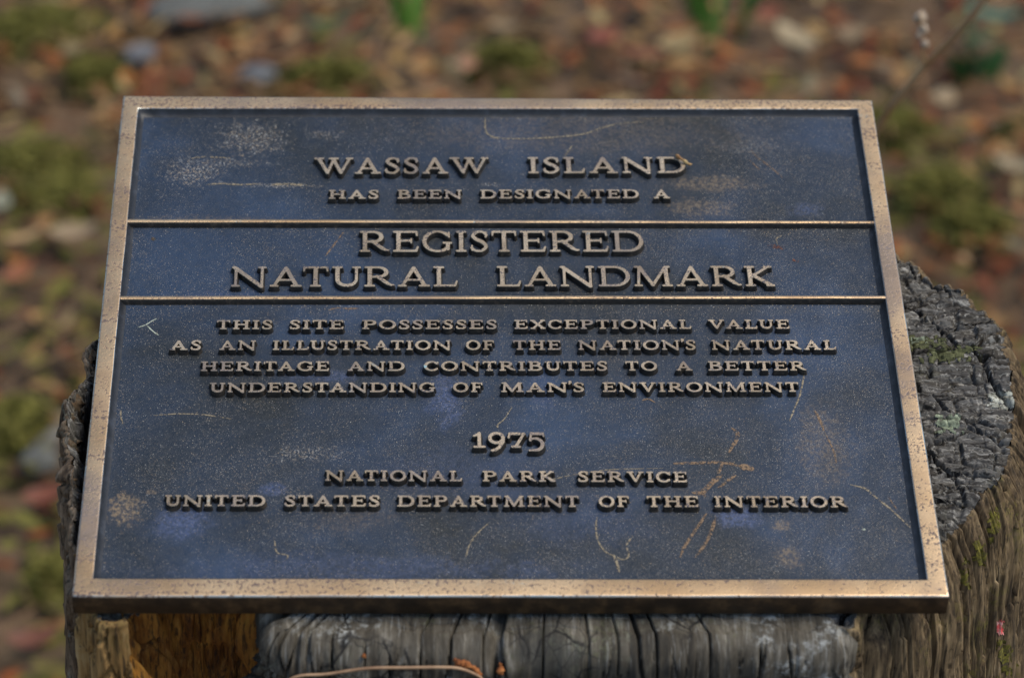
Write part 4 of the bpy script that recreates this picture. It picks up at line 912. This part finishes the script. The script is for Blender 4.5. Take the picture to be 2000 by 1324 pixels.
for k_, (lb, px, rx, ry) in enumerate(MO):
    r_ = np.random.default_rng(800 + k_); g = on_ground(*px, .02); n = 700; a, q = r_.uniform(0, 6.28, n), np.sqrt(r_.random(n)) * r_.uniform(.5, 1.0, n); rx *= .72; ry *= .72
    P = np.stack([np.cos(a) * q * rx, np.sin(a) * q * ry * 1.5, (1 - q ** 2) * .03 + r_.uniform(.004, .02, n)], 1)
    V = leaves(P, r_.uniform(.008, .022, n), r_.uniform(.005, .012, n), r_.uniform(0, 6.28, n), r_.normal(.3, .5, n), r_.normal(0, .5, n), r_.uniform(-.5, 1, n), r_.uniform(0, .6, n), 4)
    F = (grid_faces(4, 3)[None] + (np.arange(n) * 12)[:, None, None]).reshape(-1, 4)
    nu = 20; rr = np.linspace(0, 1, 7)[None]; aa = np.linspace(0, 2 * np.pi, nu, endpoint=False)[:, None]
    D = np.stack([np.cos(aa) * rr * rx * .95, np.sin(aa) * rr * ry * 1.42, (1 - rr ** 2) * .03 - .004 + 0 * aa], -1).reshape(-1, 3)
    V, F = join([(V.reshape(-1, 3), F), (D, grid_faces(nu, 7, True))])
    o = link('moss_cushion', mesh('moss_cushion', V, F), m_moss); o.location = (g[0], g[1], gh(g)); tag(o, lb, 'moss', 'moss cushions on the ground')

# ------------------------------------------------------------------ dry weed stalk leaning behind the plaque
def build_weed():
    m_st = mat_simple('dry_stem', [(.35, (.30, .18, .08)), (.6, (.50, .32, .16))], 30, .7, (1, 1, .3), .3)
    m_sd = mat_simple('seed_fluff', [(.35, (.30, .23, .16)), (.6, (.52, .42, .31))], 200, .8, (1, 1, 1), .5, 400)
    d = 2.35; main = [at_depth(1990, -90, 2.2), at_depth(1915, 10, 2.25), at_depth(1865, 70, 2.28), at_depth(1808, 128, 2.32), at_depth(1745, 205, 2.36), at_depth(1690, 285, 2.42)]
    foot = main[-1] + np.array([-.10, .05, -.35]); base = np.array([foot[0] - .03, foot[1] + .02, gh(foot)]); main += [foot + np.array([0, 0, .1]), base + [0, 0, .12], base]
    root = empty('dry_weed_stalk', Matrix.Translation(Vector(base)), 'thin dry brown weed stalk with a pale seed head, leaning behind the plaque', 'weed')
    p = spline(np.array(main[::-1]) - base, 60); V, F = tube(p, np.linspace(.0036, .0026, 60)); link('stem', mesh('stem', V, F), m_st, root)
    b = spline(np.array([at_depth(1808, 128, 2.32), at_depth(1803, 105, 2.29), at_depth(1801, 80, 2.27), at_depth(1797, 28, 2.24)]) - base, 20); V, F = tube(b, np.linspace(.0016, .0009, 20)); link('side_branch', mesh('side_branch', V, F), m_st, root)
    for q, (px, r) in enumerate((((1797, 35), .0042), ((1803, 58), .0036), ((1795, 70), .0022), ((1806, 87), .0028))):
        c = at_depth(*px, 2.255) - base; nu, nv = 16, 9; a = np.linspace(0, 2 * np.pi, nu, endpoint=False)[:, None]; e = np.linspace(.03, np.pi - .03, nv)[None]
        x, y, z = np.sin(e) * np.cos(a), np.sin(e) * np.sin(a), np.cos(e) + 0 * a; dd = 1 + .6 * vnoise(x * 3 + z * 2, y * 3 - z, 900 + q)
        link('seed_head', mesh('seed_head', (np.stack([x * dd, y * dd, z * dd * 1.2], -1) * r + c).reshape(-1, 3), grid_faces(nu, nv, True)), m_sd, root)
build_weed()

# ------------------------------------------------------------------ small bits on the stump and plaque
FI = np.where(OG == 'F')[0]; FV = SIDEW[FI][:, :150].reshape(-1, 3); FPXY = project(FV); FD = np.linalg.norm(FV - CAMP, axis=1)
def on_front(x, y, lift=.003):
    m = np.hypot(FPXY[:, 0] - x, FPXY[:, 1] - y) < 5
    if not m.any(): m = np.hypot(FPXY[:, 0] - x, FPXY[:, 1] - y) < 25
    i = np.where(m)[0][np.argmin(FD[m])]; d = CAMP - FV[i]; return FV[i] + d / np.linalg.norm(d) * lift
def build_bits():
    m_nd = mat_simple('dry_needle', [(.35, (.20, .11, .055)), (.6, (.40, .25, .14))], 60, .6, (1, 1, 1), .2)
    ps = [(500, 1338), (565, 1324), (640, 1312), (720, 1305), (800, 1301), (865, 1303), (900, 1310), (930, 1325), (945, 1340)]
    q = np.array([on_front(x, min(y, 1322), .006) if y < 1330 else on_front(x, 1322, .005) + np.array([0, 0, -.004]) for x, y in ps])
    # smooth arch resting on the two ends
    q[:, 1] = np.minimum(q[:, 1], np.linspace(q[:, 1].min(), q[:, 1].min(), len(q)))
    b = q.mean(0); p = spline(q - b, 50); V, F = tube(p, .0006 * np.sin(np.linspace(.5, 2.7, 50)) ** .5 + .0003, 6)
    o = link('pine_needle', mesh('pine_needle', V, F), m_nd); o.location = b; tag(o, 'arched reddish pine needle lying across the grey front wood', 'pine needle')
    m_cr = mat_simple('orange_crumbs', [(.35, (.11, .030, .008)), (.5, (.28, .09, .02)), (.68, (.42, .17, .05))], 200, .9, (1, 1, 1), .8, 500, .001)
    for lb, pts, r, sd_ in (('ragged orange rot crumb in the centre crack of the front wood', [(890, 1288), (906, 1298), (922, 1304), (942, 1324)], .0020, 1), ('upright orange rot crumb right of the centre crack', [(972, 1292), (974, 1308), (978, 1326)], .0018, 2), ('tiny orange crumb on the left part of the front wood', [(710, 1272), (714, 1280), (716, 1286)], .0012, 3)):
        q = np.array([on_front(x, min(y, 1320), .002) for x, y in pts]); b = q.mean(0); p = spline(q - b, 26); s = np.linspace(0, 1, 26)
        V, F = tube(p, r * (.35 + .65 * np.sin(np.pi * s)) * (1 + .9 * vnoise(s * 13, s * 0, 950 + sd_)), 10)
        V = V + .0016 * np.stack([vnoise(V[:, 0] * 700, V[:, 2] * 700, 960 + j) for j in range(3)], 1)
        o = link('rot_crumb', mesh('rot_crumb', V, F), m_cr); o.location = b; tag(o, lb, 'crumb', 'orange crumbs on the front wood')
    m_sc = mat_simple('leaf_scrap_brown', [(.4, (.22, .10, .03)), (.6, (.42, .30, .13))], 200, .7)
    q = [np.array([*on_plaque(x, y, n), n]) for x, y, n in ((1320, 303, .0004), (1328, 309, .0012), (1337, 315, .0008), (1345, 321, -.001), (1352, 321, -.002))]
    q = p2w(np.array(q)); b = q.mean(0); V, F = tube(spline(q - b, 18), np.array([.0006, .0011, .0013, .0012, .0010, .0008, .0008, .0009, .0011, .0012, .0011, .0009, .0008, .0008, .0009, .0008, .0005, .0002]), 7)
    o = link('leaf_scrap', mesh('leaf_scrap', V, F), m_sc); o.location = b; tag(o, 'tiny curled brown leaf scrap caught on the last letter of ISLAND', 'leaf scrap')
build_bits()
